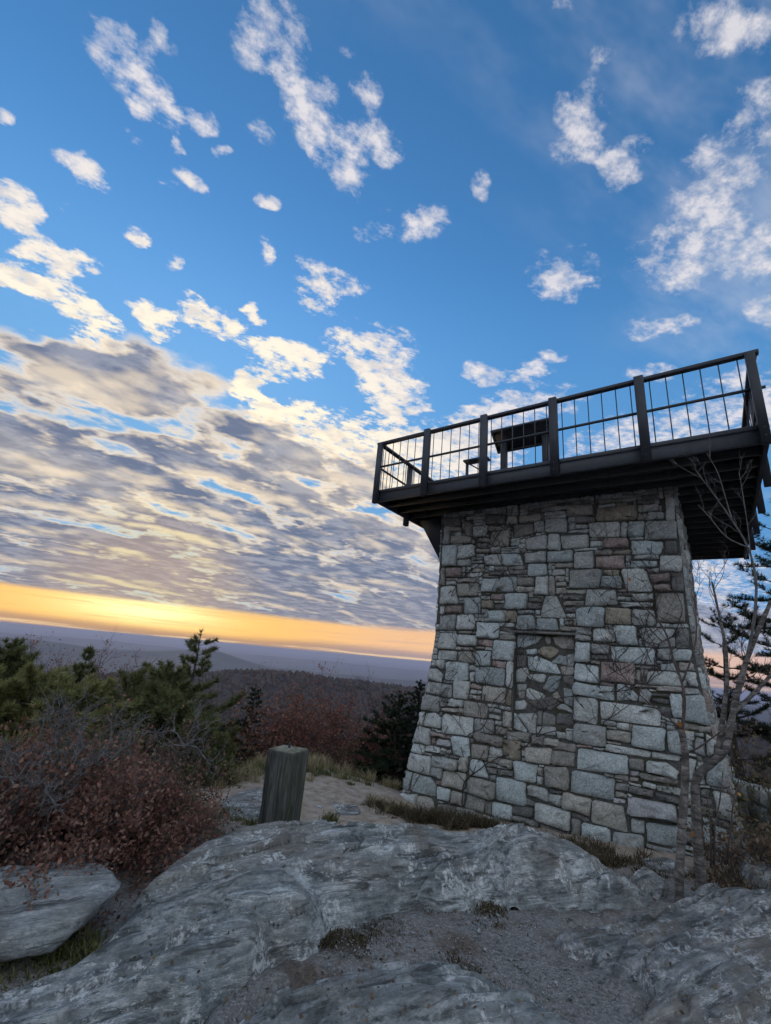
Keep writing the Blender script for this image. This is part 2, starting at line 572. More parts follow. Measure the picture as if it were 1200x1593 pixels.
def vor_edge(x, y, seed=0.):
    """distance to the nearest Voronoi cell border (F2 - F1) and a random value per cell"""
    i, j = np.floor(x).astype(np.int64), np.floor(y).astype(np.int64)
    f1 = np.full(x.shape, 9.0)
    f2 = np.full(x.shape, 9.0)
    cell = np.zeros(x.shape)
    k = np.full(x.shape, int(seed * 10), np.int64)
    for dx in (-1, 0, 1):
        for dy in (-1, 0, 1):
            a, b = i + dx, j + dy
            px = a + .5 + .45 * hsh(a, b, k)
            py = b + .5 + .45 * hsh(a, b, k + 7)
            d = np.hypot(x - px, y - py)
            v = hsh(a, b, k + 13)
            cell = np.where(d < f1, v, cell)
            f2 = np.minimum(f2, np.maximum(f1, d))
            f1 = np.minimum(f1, d)
    return f2 - f1, cell


# ------------------------------------------------------------------ materials
def material(name, rough=0.8, spec=0.3):
    m = bpy.data.materials.new(name)
    m.use_nodes = True
    t = m.node_tree
    b = t.nodes['Principled BSDF']
    b.inputs['Roughness'].default_value = rough
    b.inputs['Specular IOR Level'].default_value = spec
    return m, NT(t), b


def bump(N, b, h, strength=.4, dist=.01):
    nd = N.n('ShaderNodeBump')
    nd.inputs['Strength'].default_value = strength
    nd.inputs['Distance'].default_value = dist
    N.put(nd.inputs['Height'], h)
    N.put(b.inputs['Normal'], nd.outputs[0])


def mat_rock(name, lo, mid, hi, lich=.5, warm=.4):
    m, N, b = material(name, .82, .35)
    P = N.n('ShaderNodeNewGeometry').outputs['Position']
    fol = N.mapping(N.mapping(P, rot=(0, 0, math.radians(-24))), scale=(.7, 4.6, 6.5))
    big = N.noise(P, 1.7, 5, .6, .4)
    str_ = N.noise(fol, 4.5, 7, .66, .35)
    fine = N.noise(P, 48, 5, .7)
    col = N.ramp(str_, [(.28, lo), (.5, mid), (.72, hi)])
    tone = N.noise(N.mapping(P, loc=(2, 3, 4)), 3.3, 6, .65, .5)
    col = N.vec('SCALE', col, scale=N.smooth(tone, .3, .7, .62, 1.30))
    col = N.mix(N.smooth(big, .46, .62, 0, warm), col, N.ramp(fine, [(.3, (.15, .12, .09)), (.7, (.36, .31, .25))]))
    col = N.mix(N.smooth(fine, .40, .68, 0, .55), col, N.vec('SCALE', col, scale=.5))
    # pale lichen and quartz crusts, dark crack-like streaks along the foliation
    q = N.noise(N.mapping(P, loc=(3, 9, 1)), 3.2, 6, .70, .2)
    q2 = N.noise(P, 34, 5, .7, .1)
    crust = N.math('MULTIPLY', N.smooth(q, .53, .61), N.smooth(q2, .45, .56))
    col = N.mix(N.math('MULTIPLY', crust, lich), col, (.68, .71, .70))
    vein = N.math('ABSOLUTE', N.math('SUBTRACT', N.noise(fol, 2.2, 6, .65, .5), .5))
    col = N.mix(N.math('MULTIPLY', N.smooth(vein, .016, .003), N.smooth(tone, .46, .60, 0, lich)), col, (.66, .68, .67))
    dk = N.noise(N.mapping(fol, loc=(7, 2, 5)), 2.4, 7, .72, .5)
    col = N.mix(N.smooth(dk, .535, .62, 0, .8), col, (.055, .062, .06))
    N.put(b.inputs['Base Color'], col)
    h = N.math('ADD', N.math('MULTIPLY', str_, .7), N.math('MULTIPLY', fine, .45))
    h = N.math('ADD', h, N.math('MULTIPLY', N.noise(P, 16, 6, .72, .3), .9))
    bump(N, b, h, 1.0, .035)
    return m


M_ROCK = mat_rock('bedrock', (.085, .102, .105), (.29, .325, .325), (.60, .635, .625), 1.0, .4)
M_ROCK2 = mat_rock('bedrock_brown', (.085, .092, .092), (.25, .265, .262), (.50, .515, .50), .9, .5)
M_SLAB = mat_rock('slab_stone', (.14, .16, .162), (.33, .36, .355), (.55, .58, .57), .7, .3)


def mat_ground():
    m, N, b = material('ground', .95, .15)
    g = N.n('ShaderNodeNewGeometry')
    P = g.outputs['Position']
    big = N.noise(P, 1.1, 5, .6)
    fine = N.noise(P, 42, 6, .75)
    vor = N.n('ShaderNodeTexVoronoi')
    N.put(vor.inputs['Vector'], P)
    vor.inputs['Scale'].default_value = 62
    grain = N.math('MULTIPLY', N.smooth(vor.outputs[0], .5, .1), 1.0)
    col = N.ramp(fine, [(.3, (.09, .09, .086)), (.5, (.195, .19, .18)), (.72, (.36, .35, .335))])
    vcol = N.sep(vor.outputs['Color'])
    col = N.mix(N.math('MULTIPLY', grain, N.smooth(vcol[0], .55, 1.0, 0, .8)), col, (.46, .46, .45))
    soil = N.noise(N.mapping(P, loc=(5, 1, 0)), 1.9, 6, .65)
    col = N.mix(N.smooth(soil, .50, .64, 0, .75), col, N.ramp(fine, [(.3, (.045, .034, .024)), (.7, (.15, .105, .072))]))
    sp = N.sep(P)
    tan = N.ramp(N.noise(P, 7, 6, .7), [(.3, (.20, .155, .115)), (.5, (.41, .335, .26)), (.7, (.56, .50, .43))])
    col = N.mix(N.smooth(sp[1], 5.0, 6.2, 0, .85), col, tan)
    # beyond the summit: leaf litter, then woods too far off to pick apart, then a pale plain
    r = N.vec('LENGTH', P)
    lit = N.ramp(N.noise(P, 3.0, 6, .7), [(.3, (.035, .026, .018)), (.55, (.10, .066, .042)), (.75, (.17, .12, .07))])
    col = N.mix(N.smooth(r, 8.5, 11.5), col, lit)
    wood = N.ramp(N.noise(P, .035, 6, .75), [(.35, (.022, .022, .02)), (.55, (.058, .047, .040)), (.72, (.10, .07, .05))])
    wood = N.mix(N.smooth(N.noise(P, .004, 4, .6), .52, .6, 0, .7), wood, (.03, .036, .026))
    col = N.mix(N.smooth(r, 60, 300), col, wood)
    plain = N.ramp(N.noise(N.mapping(P, scale=(1, 1, 0)), .0007, 6, .7), [(.36, (.03, .034, .026)), (.5, (.07, .07, .05)), (.62, (.14, .12, .08))])
    col = N.mix(N.smooth(r, 2500, 6000), col, plain)
    N.put(b.inputs['Base Color'], col)
    h = N.math('ADD', N.math('MULTIPLY', grain, .6), fine)
    bump(N, b, h, .7, .012)
    return m


M_GROUND = mat_ground()

# ------------------------------------------------------------------ terrain
BASE_C = np.array([4.061, 9.043])       # centre of the lookout deck
T_RT = np.array([.80125, -.59832, 0])   # along the front wall, to the right
T_BK = np.array([.59832, .80125, 0])    # into the tower


def P3(lst):
    return [tuple(atz(x, y, z)) for (x, y, z) in lst]


GCTRL = P3([(600, 1593, 0), (900, 1593, .02), (1200, 1593, .05), (300, 1593, 0), (0, 1593, -.1), (700, 1500, 0), (600, 1430, -.02), (850, 1430, 0), (1000, 1450, .03), (1200, 1450, .1),
            (1000, 1392, -.1), (1060, 1405, -.1), (1150, 1350, -.28), (1095, 1385, -.12), (900, 1320, -.34), (780, 1283, -.5), (630, 1252, -.62), (1200, 1370, -.22),
            (437, 1288, -.28), (340, 1275, -.25), (350, 1235, -.33), (470, 1225, -.40), (560, 1218, -.45), (610, 1235, -.52), (500, 1195, -.58), (400, 1195, -.5),
            (220, 1330, -.12), (100, 1340, -.12), (0, 1340, -.12), (0, 1500, -.12), (100, 1470, -.1)])
GCTRL += [(0, 0, 0), (-2, 0, 0), (2, 0, 0), (-3, 1.2, -.1), (3.2, 1.2, .05), (0, -4, .1), (5, -3, .2), (-5, -3, -.1), (7.5, 5.5, -.2), (9, 9, -.6), (6, 12, -.8), (2.5, 12, -.95), (-4, 6.5, -.6), (-6, 4, -.6), (-2.5, 9.5, -.95), (0, 10.5, -1.0), (8, 2, 0)]
G_TPS = TPS(GCTRL, 1e-3)

OUT_MAIN = [(-120, 1600, 0), (-120, 1545, -.03), (0, 1522, -.06), (100, 1487, -.05), (190, 1425, 0), (215, 1380, .04), (300, 1325, .06), (405, 1294, .12), (530, 1286, .15), (690, 1290, .2), (770, 1279, .25), (835, 1282, .25), (900, 1312, .15), (965, 1358, .05), (1010, 1385, -.03),
            (1040, 1410, -.08), (1000, 1420, -.05), (940, 1417, 0), (850, 1405, .02), (780, 1397, .03), (640, 1402, .03), (580, 1432, 0), (520, 1445, 0), (505, 1478, -.02), (430, 1508, -.02), (345, 1572, -.03), (320, 1640, -.03)]
C_MAIN = P3([(1030, 1412, -.06), (940, 1415, 0), (850, 1405, .02), (780, 1397, .04), (640, 1402, .03), (580, 1430, .0), (515, 1443, .0), (505, 1476, -.02), (430, 1506, -.02), (345, 1570, -.03), (290, 1640, -.05),
             (560, 1375, .15), (480, 1430, .13), (400, 1465, .12), (300, 1500, .10), (250, 1560, .06), (150, 1540, .04), (0, 1565, -.01), (0, 1620, -.05), (700, 1365, .14), (790, 1365, .18), (850, 1372, .14), (940, 1392, .07),
             (600, 1340, .21), (450, 1370, .19), (300, 1420, .12), (200, 1470, .05), (800, 1330, .27), (880, 1345, .19),
             (300, 1325, .07), (405, 1296, .15), (470, 1291, .18), (530, 1288, .2), (610, 1290, .21), (690, 1296, .25), (770, 1284, .33), (830, 1288, .31), (890, 1313, .22), (960, 1362, .08), (1000, 1388, .0),
             (205, 1392, .05), (100, 1490, -.04), (0, 1525, -.07), (-100, 1545, -.08)])
for (x, y, z) in [(300, 1325, .07), (405, 1296, .15), (470, 1291, .18), (530, 1288, .2), (610, 1290, .21), (690, 1296, .25), (770, 1284, .33), (830, 1288, .31), (890, 1313, .22), (960, 1362, .08)]:
    p = atz(x, y, z)
    C_MAIN.append((p[0] * 1.03, p[1] + .45, z - .28))
OUT_RIGHT = [(1052, 1412, -.02), (1075, 1392, .03), (1130, 1384, .1), (1200, 1388, .16), (1300, 1392, .2), (1420, 1420, .25), (1420, 1560, .2), (1300, 1640, .15), (1100, 1640, .06), (960, 1600, .02), (1000, 1545, .03), (930, 1500, .03), (850, 1480, .01), (860, 1440, .01), (950, 1428, .0)]
C_RIGHT = P3([(1052, 1410, -.02), (1075, 1395, .05), (1130, 1386, .14), (1200, 1390, .22), (1320, 1396, .3), (1420, 1420, .3), (1200, 1440, .2), (1100, 1440, .12), (1000, 1450, .06), (900, 1465, .06), (950, 1430, .03), (860, 1440, .04), (850, 1480, .05), (930, 1500, .07), (1050, 1500, .1), (1200, 1500, .16), (1000, 1545, .08), (1100, 1560, .1), (960, 1600, .07), (1200, 1593, .12), (1100, 1640, .06), (1400, 1560, .22), (1300, 1640, .16)])
for (x, y, z) in [(1075, 1395, .05), (1130, 1386, .14), (1200, 1390, .22), (1320, 1396, .3)]:
    p = atz(x, y, z)
    C_RIGHT.append((p[0] + .12, p[1] + .35, z - .3))
OUT_FRONT = [(325, 1640, 0), (340, 1590, 0), (400, 1540, 0), (470, 1508, .01), (560, 1488, .01), (660, 1482, .02), (740, 1500, .02), (830, 1545, .02), (920, 1600, .02), (940, 1640, .02)]
C_FRONT = P3([(325, 1640, 0.03), (340, 1590, 0.03), (400, 1540, 0.04), (470, 1508, .04), (560, 1488, .04), (660, 1482, .05), (740, 1500, .05), (830, 1545, .05), (920, 1600, .05), (640, 1510, .10), (560, 1530, .11), (480, 1560, .11), (650, 1560, .14), (750, 1590, .12), (700, 1620, .13), (500, 1630, .12)])


def world_poly(l):
    return np.array([atz(x, y, z)[:2] for (x, y, z) in l])


POLYS = [world_poly(OUT_MAIN), world_poly(OUT_RIGHT), world_poly(OUT_FRONT)]


def crest(az, pts):
    return np.interp(az, [p[0] for p in pts], [p[1] for p in pts])


def ground_z(x, y):
    """height of the summit, its slopes and the country below"""
    x = np.asarray(x, float)
    y = np.asarray(y, float)
    r = np.hypot(x, y)
    az = np.degrees(np.arctan2(x, y))
    xc, yc = np.clip(x, -9, 11), np.clip(y, -6, 13)
    near = G_TPS(np.stack([xc, yc], -1)) - .12 * np.hypot(x - xc, y - yc)
    near = np.clip(near, -4.0, .6)
    far = np.interp(r, [0, 8, 11, 20, 45, 120, 300, 700, 1500, 4000, 9000, 200000], [-.3, -.6, -1.6, -5.5, -16, -40, -80, -140, -210, -330, -380, -380])
    t = np.clip((r - 9.0) / 4, 0, 1)
    t = t * t * (3 - 2 * t)
    z = near * (1 - t) + far * t
    n = fbm(np.stack([x / 900, y / 900, x * 0], -1), 4)
    z = z + np.clip((r - 150) / 3000, 0, 1) * 38 * n
    # forested spur in the middle distance
    e1 = crest(az, [(-180, -6), (-40, -5.4), (-24, -4.2), (-15, -3.15), (-9, -2.95), (-1, -3.08), (8, -3.5), (20, -3.7), (45, -3.4), (60, -6), (180, -6)])
    r1 = 1250 + 60 * np.sin(np.radians(az * 6))
    top = 1.6 + np.tan(np.radians(e1)) * r1 + fbm(np.stack([az / 4, az * 0, az * 0], -1), 3) * 5
    z = np.maximum(z, z + (top - z) * np.exp(-((r - r1) / 260) ** 2) * np.clip((r - 200) / 300, 0, 1))
    # long hills farther out
    for (pts, rr, w) in (([(-180, -2.2), (-45, -1.5), (-36, -1.3), (-30, -1.75), (-24, -1.5), (-20.5, -1.0), (-18, -.98), (-15, -1.7), (-12, -2.3), (0, -2.4), (30, -2.0), (37, -1.2), (45, -1.4), (180, -2.2)], 6500, 900),
                         ([(-180, -1.2), (-45, -1.0), (-30, -.85), (-20, -1.1), (-5, -1.0), (10, -1.15), (40, -.9), (180, -1.2)], 15000, 1800)):
        e = crest(az, pts)
        top = 1.6 + np.tan(np.radians(e)) * rr + fbm(np.stack([az / 3, az * 0 + rr, az * 0], -1), 3) * rr * .0012
        z = np.maximum(z, z + (top - z) * np.exp(-((r - rr) / w) ** 2))
    return z


def build_ground():
    nr, na = 430, 900
    rr = np.concatenate([[0.0], np.geomspace(.35, 90000, nr)])
    # finer angular steps in front
    a = np.linspace(-180, 180, na, endpoint=False)
    a = np.radians(a * .45 + .55 * 180 * np.sign(a) * (np.abs(a) / 180) ** 2.2)
    A, Rr = np.meshgrid(a, rr[1:])
    X, Y = Rr * np.sin(A), Rr * np.cos(A)
    Z = ground_z(X, Y)
    xy = np.stack([X, Y], -1)
    nm = Rr < 12
    for pl in POLYS:
        s = np.full(X.shape, -1.0)
        s[nm] = poly_sdf(xy[nm], pl)
        Z = Z - np.clip((s - .02) / .12, 0, 1) * .16
    det = fbm(np.stack([X * 3.1, Y * 3.1, X * 0], -1), 5, .55) * .03
    Z = Z + det * np.clip((40 - Rr) / 30, 0, 1)
    V = np.concatenate([[[0, 0, float(G_TPS(np.array([0., 0.])))]], np.stack([X, Y, Z], -1).reshape(-1, 3)])
    i = np.arange(nr - 1)[:, None] * na
    j = np.arange(na)[None]
    k = (j + 1) % na
    Q = np.stack([i + j, i + na + j, i + na + k, i + k], -1).reshape(-1, 4) + 1
    T = np.stack([np.zeros(na, int), np.arange(na) + 1, (np.arange(na) + 1) % na + 1], -1)
    o = mesh_obj('ground', V, T, Q[:, ::-1], M_GROUND, smooth=True)
    tag(o, None, None, kind='structure')
    return o


build_ground()


def rock_h(x, y, seed=0., amp=1.0):
    """foliated bedrock relief: ledges, pits and knobs"""
    c, s = math.cos(math.radians(24)), math.sin(math.radians(24))
    u, v = x * c + y * s, -x * s + y * c
    wx = fbm(np.stack([x * 1.3, y * 1.3, x * 0 + seed], -1), 3) * .5
    lump = fbm(np.stack([u * .9, v * 2.3, x * 0 + seed + 21], -1), 4, .5)
    # long plates split along the foliation
    w2 = fbm(np.stack([u * 2.2, v * 5, x * 0 + seed + 2], -1), 4, .55) * .30
    e1, c1 = vor_edge(u * .62 + w2 + wx * .4, v * 2.7 + w2 + wx * .6, seed)
    e2, c2 = vor_edge(u * 1.7 + w2 * 1.6, v * 8.5 + w2 * 2.2, seed + 3)
    plate = .048 * c1 * np.clip(e1 / .07, 0, 1) + .018 * c2 * np.clip(e2 / .10, 0, 1)
    crack = np.clip(1 - e1 / .045, 0, 1) * .055 + np.clip(1 - e2 / .06, 0, 1) * .016 * np.clip(lump * 2 + .6, 0, 1)
    # thin ledges stepping down the face
    q = (v * .40 + lump * .22 + wx * .14) / .080
    fl = np.floor(q)
    fr = q - fl
    step = ((fl + np.clip((fr - .80) / .12, 0, 1)) - q + .5) * .036
    grain = fbm(np.stack([u * 2.2, v * 17, x * 0 + seed + 9], -1), 5, .6)
    fine = fbm(np.stack([x * 19, y * 19, x * 0 + seed + 5], -1), 4, .62)
    return amp * (.055 * lump + plate - crack + step + .016 * grain + .008 * fine)


def outcrop(name, ctrl, poly, mat, label, res=.014, amp=1.0, seed=0., near_cut=1.1):
    tp = TPS(ctrl, 2e-4)
    lo, hi = poly.min(0) - .1, poly.max(0) + .1
    lo[1] = max(lo[1], near_cut)
    xs = np.arange(lo[0], hi[0], res)
    ys = np.arange(lo[1], hi[1], res)
    X, Y = np.meshgrid(xs, ys)
    xy = np.stack([X, Y], -1)
    wob = fbm(np.stack([X * 3, Y * 3, X * 0 + seed], -1), 4) * .05
    s = poly_sdf(xy, poly) + wob
    keep = s > -.07
    Z = np.full(X.shape, -9.0)
    q = xy[keep]
    cl = np.clip(tp(q), -.4, .6)
    h = rock_h(q[:, 0], q[:, 1], seed, amp)
    e = np.clip(s[keep] / .16, -1, 1)
    edge = np.where(e < 1, -.10 * (1 - e) ** 2, 0)
    Z[keep] = cl + h * np.clip(.35 + s[keep] / .25, 0, 1) + edge
    idx = -np.ones(X.shape, int)
    idx[keep] = np.arange(keep.sum())
    a, b, c, d = idx[:-1, :-1], idx[:-1, 1:], idx[1:, 1:], idx[1:, :-1]
    ok = (a >= 0) & (b >= 0) & (c >= 0) & (d >= 0)
    Q = np.stack([a[ok], b[ok], c[ok], d[ok]], -1)
    o = mesh_obj(name, np.stack([X[keep], Y[keep], Z[keep]], -1), None, Q, mat, smooth=True)
    tag(o, label, 'rock')
    return o


outcrop('rock_outcrop', C_MAIN, POLYS[0], M_ROCK, 'broad blue-grey whaleback rock ledge crossing the foreground below the tower', .013, 1.0, 1.7)
outcrop('rock_outcrop', C_RIGHT, POLYS[1], M_ROCK2, 'low brownish rock slab in the lower right corner in front of the birch', .013, .75, 4.2)
outcrop('rock_outcrop', C_FRONT, POLYS[2], M_ROCK, 'low whitish streaked rock hump at the bottom centre edge', .011, .7, 8.8)


def boulder(name, outline, z0, z1, mat, label, seed=0., rough=1.0, tilt=(0, 0), group=None):
    """closed stone: outline polygon in plan, bottom and top height"""
    o = np.array(outline, float)
    c = o.mean(0)
    n = 72
    seg = np.linalg.norm(np.roll(o, -1, 0) - o, axis=1)
    cum = np.concatenate([[0], np.cumsum(seg)])
    tt = np.linspace(0, cum[-1], n, endpoint=False)
    oc = np.concatenate([o, o[:1]])
    ring = np.stack([np.interp(tt, cum, oc[:, k]) for k in (0, 1)], -1)
    for _ in range(1):
        ring = (np.roll(ring, 1, 0) + 2 * ring + np.roll(ring, -1, 0)) / 4
    H = z1 - z0
    prof = [(.55, 0), (.84, .02), (.93, .18), (.985, .45), (1.0, .62), (.985, .78), (.955, .9), (.90, .965), (.8, .99), (.65, 1.0), (.45, 1.0), (.22, 1.0)]
    V, Q = [], []
    for (s, h) in prof:
        p = c + (ring - c) * s
        z = np.full(n, z0 + H * h) + (p - c) @ np.array(tilt) * (.3 + .7 * h)
        V.append(np.column_stack([p, z]))
    m = len(prof)
    V = np.concatenate(V + [[[*c, z1]]])
    for i in range(m - 1):
        for j in range(n):
            k = (j + 1) % n
            Q.append((i * n + j, i * n + k, (i + 1) * n + k, (i + 1) * n + j))
    T = [((m - 1) * n + j, (m - 1) * n + (j + 1) % n, m * n) for j in range(n)]
    sz = math.sqrt(np.linalg.norm(np.ptp(o, axis=0)) * H)
    d = np.stack([fbm(V * 2.2 / sz * .5 + seed + q * 31, 5, .55) for q in range(3)], -1)
    rd = np.stack([fbm(V * 5.5 / sz * .5 + seed + q * 13, 4, .6, ridged=True) for q in range(3)], -1)
    V = V + d * sz * .13 * rough + rd * sz * .03 * rough
    cc = V.mean(0)
    rr = np.random.default_rng(int(seed * 10))
    for _ in range(16):
        nn = rr.normal(0, 1, 3) * [1, 1, .75]
        nn /= np.linalg.norm(nn)
        pr = (V - cc) @ nn
        lim = np.quantile(pr, rr.uniform(.90, .985))
        V = V - np.clip(pr - lim, 0, None)[:, None] * nn * .85
    V = V + np.stack([fbm(V * 9 / sz * .5 + seed + q * 7, 3, .6) for q in range(3)], -1) * sz * .018
    ob = mesh_obj(name, V, T, Q, mat, smooth=True)
    tag(ob, label, 'rock', group)
    return ob


boulder('boulder', [atz(x, y, .14)[:2] for (x, y) in [(-90, 1352), (0, 1346), (90, 1346), (160, 1350), (190, 1375), (205, 1402), (170, 1420), (110, 1434), (0, 1442), (-90, 1450)]], -.0, .15, M_SLAB,
        'flat pale grey boulder lying under the red shrub at the left edge', 3.3, .8, (0, .04))
boulder('boulder', [atz(x, y, -.12)[:2] for (x, y) in [(975, 1372), (1000, 1362), (1040, 1370), (1047, 1392), (1020, 1408), (985, 1398)]], -.3, -.05, M_ROCK2, 'rounded tan rock wedged between the ledge and the birch trunks', 7.1)
boulder('boulder', [atz(x, y, -.25)[:2] for (x, y) in [(1000, 1345), (1030, 1340), (1060, 1352), (1085, 1368), (1060, 1372), (1010, 1360)]], -.42, -.2, M_ROCK2, 'thin layered rock slab at the tower foot behind the left birch trunk', 9.4)
boulder('boulder', [atz(x, y, -.1)[:2] for (x, y) in [(1150, 1330), (1168, 1322), (1195, 1345), (1210, 1372), (1185, 1392), (1155, 1378)]], -.45, .0, M_SLAB, 'blue-grey boulder leaning on the right corner of the tower foot', 5.6)
boulder('boulder', [atz(x, y, -.3)[:2] for (x, y) in [(335, 1250), (360, 1232), (410, 1228), (428, 1245), (420, 1275), (380, 1290), (340, 1282)]], -.5, -.26, M_ROCK2, 'low pale rock slab on the path left of the timber post', 11.2)
boulder('boulder', [atz(x, y, -.36)[:2] for (x, y) in [(470, 1252), (520, 1242), (570, 1246), (575, 1258), (520, 1270), (475, 1268)]], -.55, -.40, M_ROCK2, 'flat worn stone level with the path right of the timber post', 12.9, .6)


def pebbles():
    g = Geo()
    r = np.random.default_rng(3)
    ico = np.array([(0, 0, 1), (.9, 0, .2), (.2, .85, .1), (-.8, .5, .15), (-.7, -.6, .1), (.3, -.85, .2), (0, 0, -.8)])
    F = [(0, 1, 2), (0, 2, 3), (0, 3, 4), (0, 4, 5), (0, 5, 1), (6, 2, 1), (6, 3, 2), (6, 4, 3), (6, 5, 4), (6, 1, 5)]
    n = 2600
    XY = np.array([atz(x, y, 0)[:2] for x, y in zip(r.uniform(500, 1080, n), r.uniform(1395, 1590, n))])
    bad = np.max([poly_sdf(XY, pl) for pl in POLYS], 0) > -.02
    XY = XY[~bad | (r.random(n) < .1)]
    ZZ = ground_z(XY[:, 0], XY[:, 1])
    for k in range(len(XY)):
        s = r.uniform(.003, .009) if r.random() < .95 else r.uniform(.010, .02)
        A = np.array([[math.cos(k), -math.sin(k), 0], [math.sin(k), math.cos(k), 0], [0, 0, .7]])
        g.add((ico * r.uniform(.7, 1.2, (7, 1))) @ A.T * s + [XY[k, 0], XY[k, 1], ZZ[k] + s * .45], F)
    o = g.obj('gravel', M_SLAB)
    tag(o, 'loose grey grit scattered over the bare ground', 'gravel', kind='stuff')


pebbles()


# ------------------------------------------------------------------ lookout tower
TC = np.array([BASE_C[0], BASE_C[1], 0.0]) + T_RT * (-.1) + T_BK * .05
UPZ = np.array([0, 0, 1.0])
PROF_Z = [-1.2, -.6, 0, .5, 1.2, 2.1, 2.6, 4.62]
PROF_H = [2.45, 2.36, 2.27, 2.195, 2.105, 2.03, 2.02, 2.02]


def th(z):
    return np.interp(z, PROF_Z, PROF_H)


def wall_pt(u, z, off=0.0, face=0):
    """point on a wall face (0 front, 1 right, 2 back, 3 left): u along it, z up, off outwards"""
    f, a = [(-T_BK, T_RT), (T_RT, T_BK), (T_BK, -T_RT), (-T_RT, -T_BK)][face]
    u = np.asarray(u, float)
    z = np.asarray(z, float)
    h = th(z) + off
    return TC + a * u[..., None] + f * np.asarray(h)[..., None] + UPZ * z[..., None]


def px_wall(x, y, back=0.0):
    """pixel to (u, z) on the front wall, `back` metres behind its face"""
    d = ray(x, y)
    z = 1.0
    for _ in range(12):
        w = -(th(z) - back)
        t = (w - (CAM - TC) @ T_BK) / (d @ T_BK)
        p = CAM + d * t
        z = .3 * z + .7 * p[2]
    p = CAM + d * t
    return float((p - TC) @ T_RT), float(p[2])


def mat_stone(name, c0, c1, c2, moss=0.0):
    m, N, b = material(name, .8, .3)
    g = N.n('ShaderNodeNewGeometry')
    P = g.outputs['Position']
    rnd = N.n('ShaderNodeObjectInfo').outputs['Random']
    isl = g.outputs['Random Per Island']
    r2 = N.math('FRACT', N.math('ADD', N.math('MULTIPLY', rnd, 7.31), isl))
    off = N.comb(N.math('MULTIPLY', r2, 37.0), N.math('MULTIPLY', r2, 91.0), N.math('MULTIPLY', r2, 53.0))
    Q = N.vec('ADD', P, off)
    rt = N.n('ShaderNodeVectorRotate', rotation_type='EULER_XYZ')
    N.put(rt.inputs['Vector'], Q)
    N.put(rt.inputs['Rotation'], N.comb(N.math('MULTIPLY', r2, 3.0), .5, N.math('MULTIPLY', r2, 5.0)))
    S = N.mapping(rt.outputs[0], scale=(1.2, 3.2, 2.2))
    st = N.noise(S, 4.0, 7, .68, 1.1)
    fn = N.noise(Q, 48, 5, .72)
    col = N.ramp(st, [(.30, c0), (.5, c1), (.70, c2)])
    col = N.mix(N.smooth(fn, .38, .66, 0, .6), col, N.vec('SCALE', col, scale=.5))
    v = N.math('MULTIPLY_ADD', r2, .62, .74)
    col = N.vec('SCALE', col, scale=v)
    # iron and lichen stains, dark mineral veins
    stn = N.noise(N.mapping(Q, loc=(4, 4, 4)), 5.0, 5, .6, .8)
    col = N.mix(N.smooth(stn, .57, .72, 0, .45), col, (.27, .20, .125))
    vein = N.math('ABSOLUTE', N.math('SUBTRACT', N.noise(S, 5.5, 4, .6, 1.6), .5))
    col = N.mix(N.smooth(vein, .020, .003, 0, .7), col, (.06, .068, .066))
    cr2 = N.math('ABSOLUTE', N.math('SUBTRACT', N.noise(N.mapping(S, loc=(3, 5, 7)), 11.0, 5, .65, .8), .5))
    col = N.mix(N.math('MULTIPLY', N.smooth(cr2, .030, .004), N.smooth(st, .42, .6, 0, .7)), col, (.075, .082, .08))
    pale = N.noise(N.mapping(Q, loc=(8, 1, 2)), 9.0, 6, .7, .4)
    col = N.mix(N.smooth(pale, .58, .70, 0, .5), col, (.62, .63, .60))
    if moss:
        ms = N.noise(N.mapping(P, loc=(1, 2, 3)), 6.0, 5, .65)
        col = N.mix(N.smooth(ms, .45, .62, 0, moss), col, (.085, .09, .045))
    N.put(b.inputs['Base Color'], col)
    h = N.math('ADD', N.math('MULTIPLY', st, 1.0), N.math('MULTIPLY', N.noise(Q, 20, 6, .75, .3), .9))
    h = N.math('ADD', h, N.math('MULTIPLY', fn, .25))
    bump(N, b, h, .85, .024)
    return m


STONE = {
    'b': mat_stone('stone_blue', (.34, .405, .405), (.55, .625, .615), (.72, .77, .75)),
    'g': mat_stone('stone_grey', (.33, .36, .34), (.54, .575, .545), (.70, .73, .69)),
    't': mat_stone('stone_tan', (.25, .24, .205), (.42, .405, .355), (.57, .555, .50)),
    'y': mat_stone('stone_ochre', (.24, .215, .16), (.39, .355, .27), (.52, .48, .38)),
    'p': mat_stone('stone_pink', (.26, .20, .18), (.42, .335, .30), (.54, .47, .44)),
    'd': mat_stone('stone_dark', (.12, .12, .11), (.23, .23, .215), (.36, .36, .34)),
    'w': mat_stone('stone_white', (.42, .43, .44), (.57, .58, .58), (.70, .70, .69)),
}
STONE_ORDER = list('bgtypdw')


def mat_mortar():
    m, N, b = material('mortar', .95, .1)
    P = N.n('ShaderNodeNewGeometry').outputs['Position']
    n = N.noise(P, 30, 6, .7)
    col = N.ramp(n, [(.3, (.05, .05, .046)), (.7, (.16, .158, .145))])
    col = N.mix(N.smooth(N.noise(P, 2.5, 5, .6), .48, .62, 0, .6), col, (.060, .064, .030))
    N.put(b.inputs['Base Color'], col)
    bump(N, b, n, .8, .02)
    return m


M_MORTAR = mat_mortar()


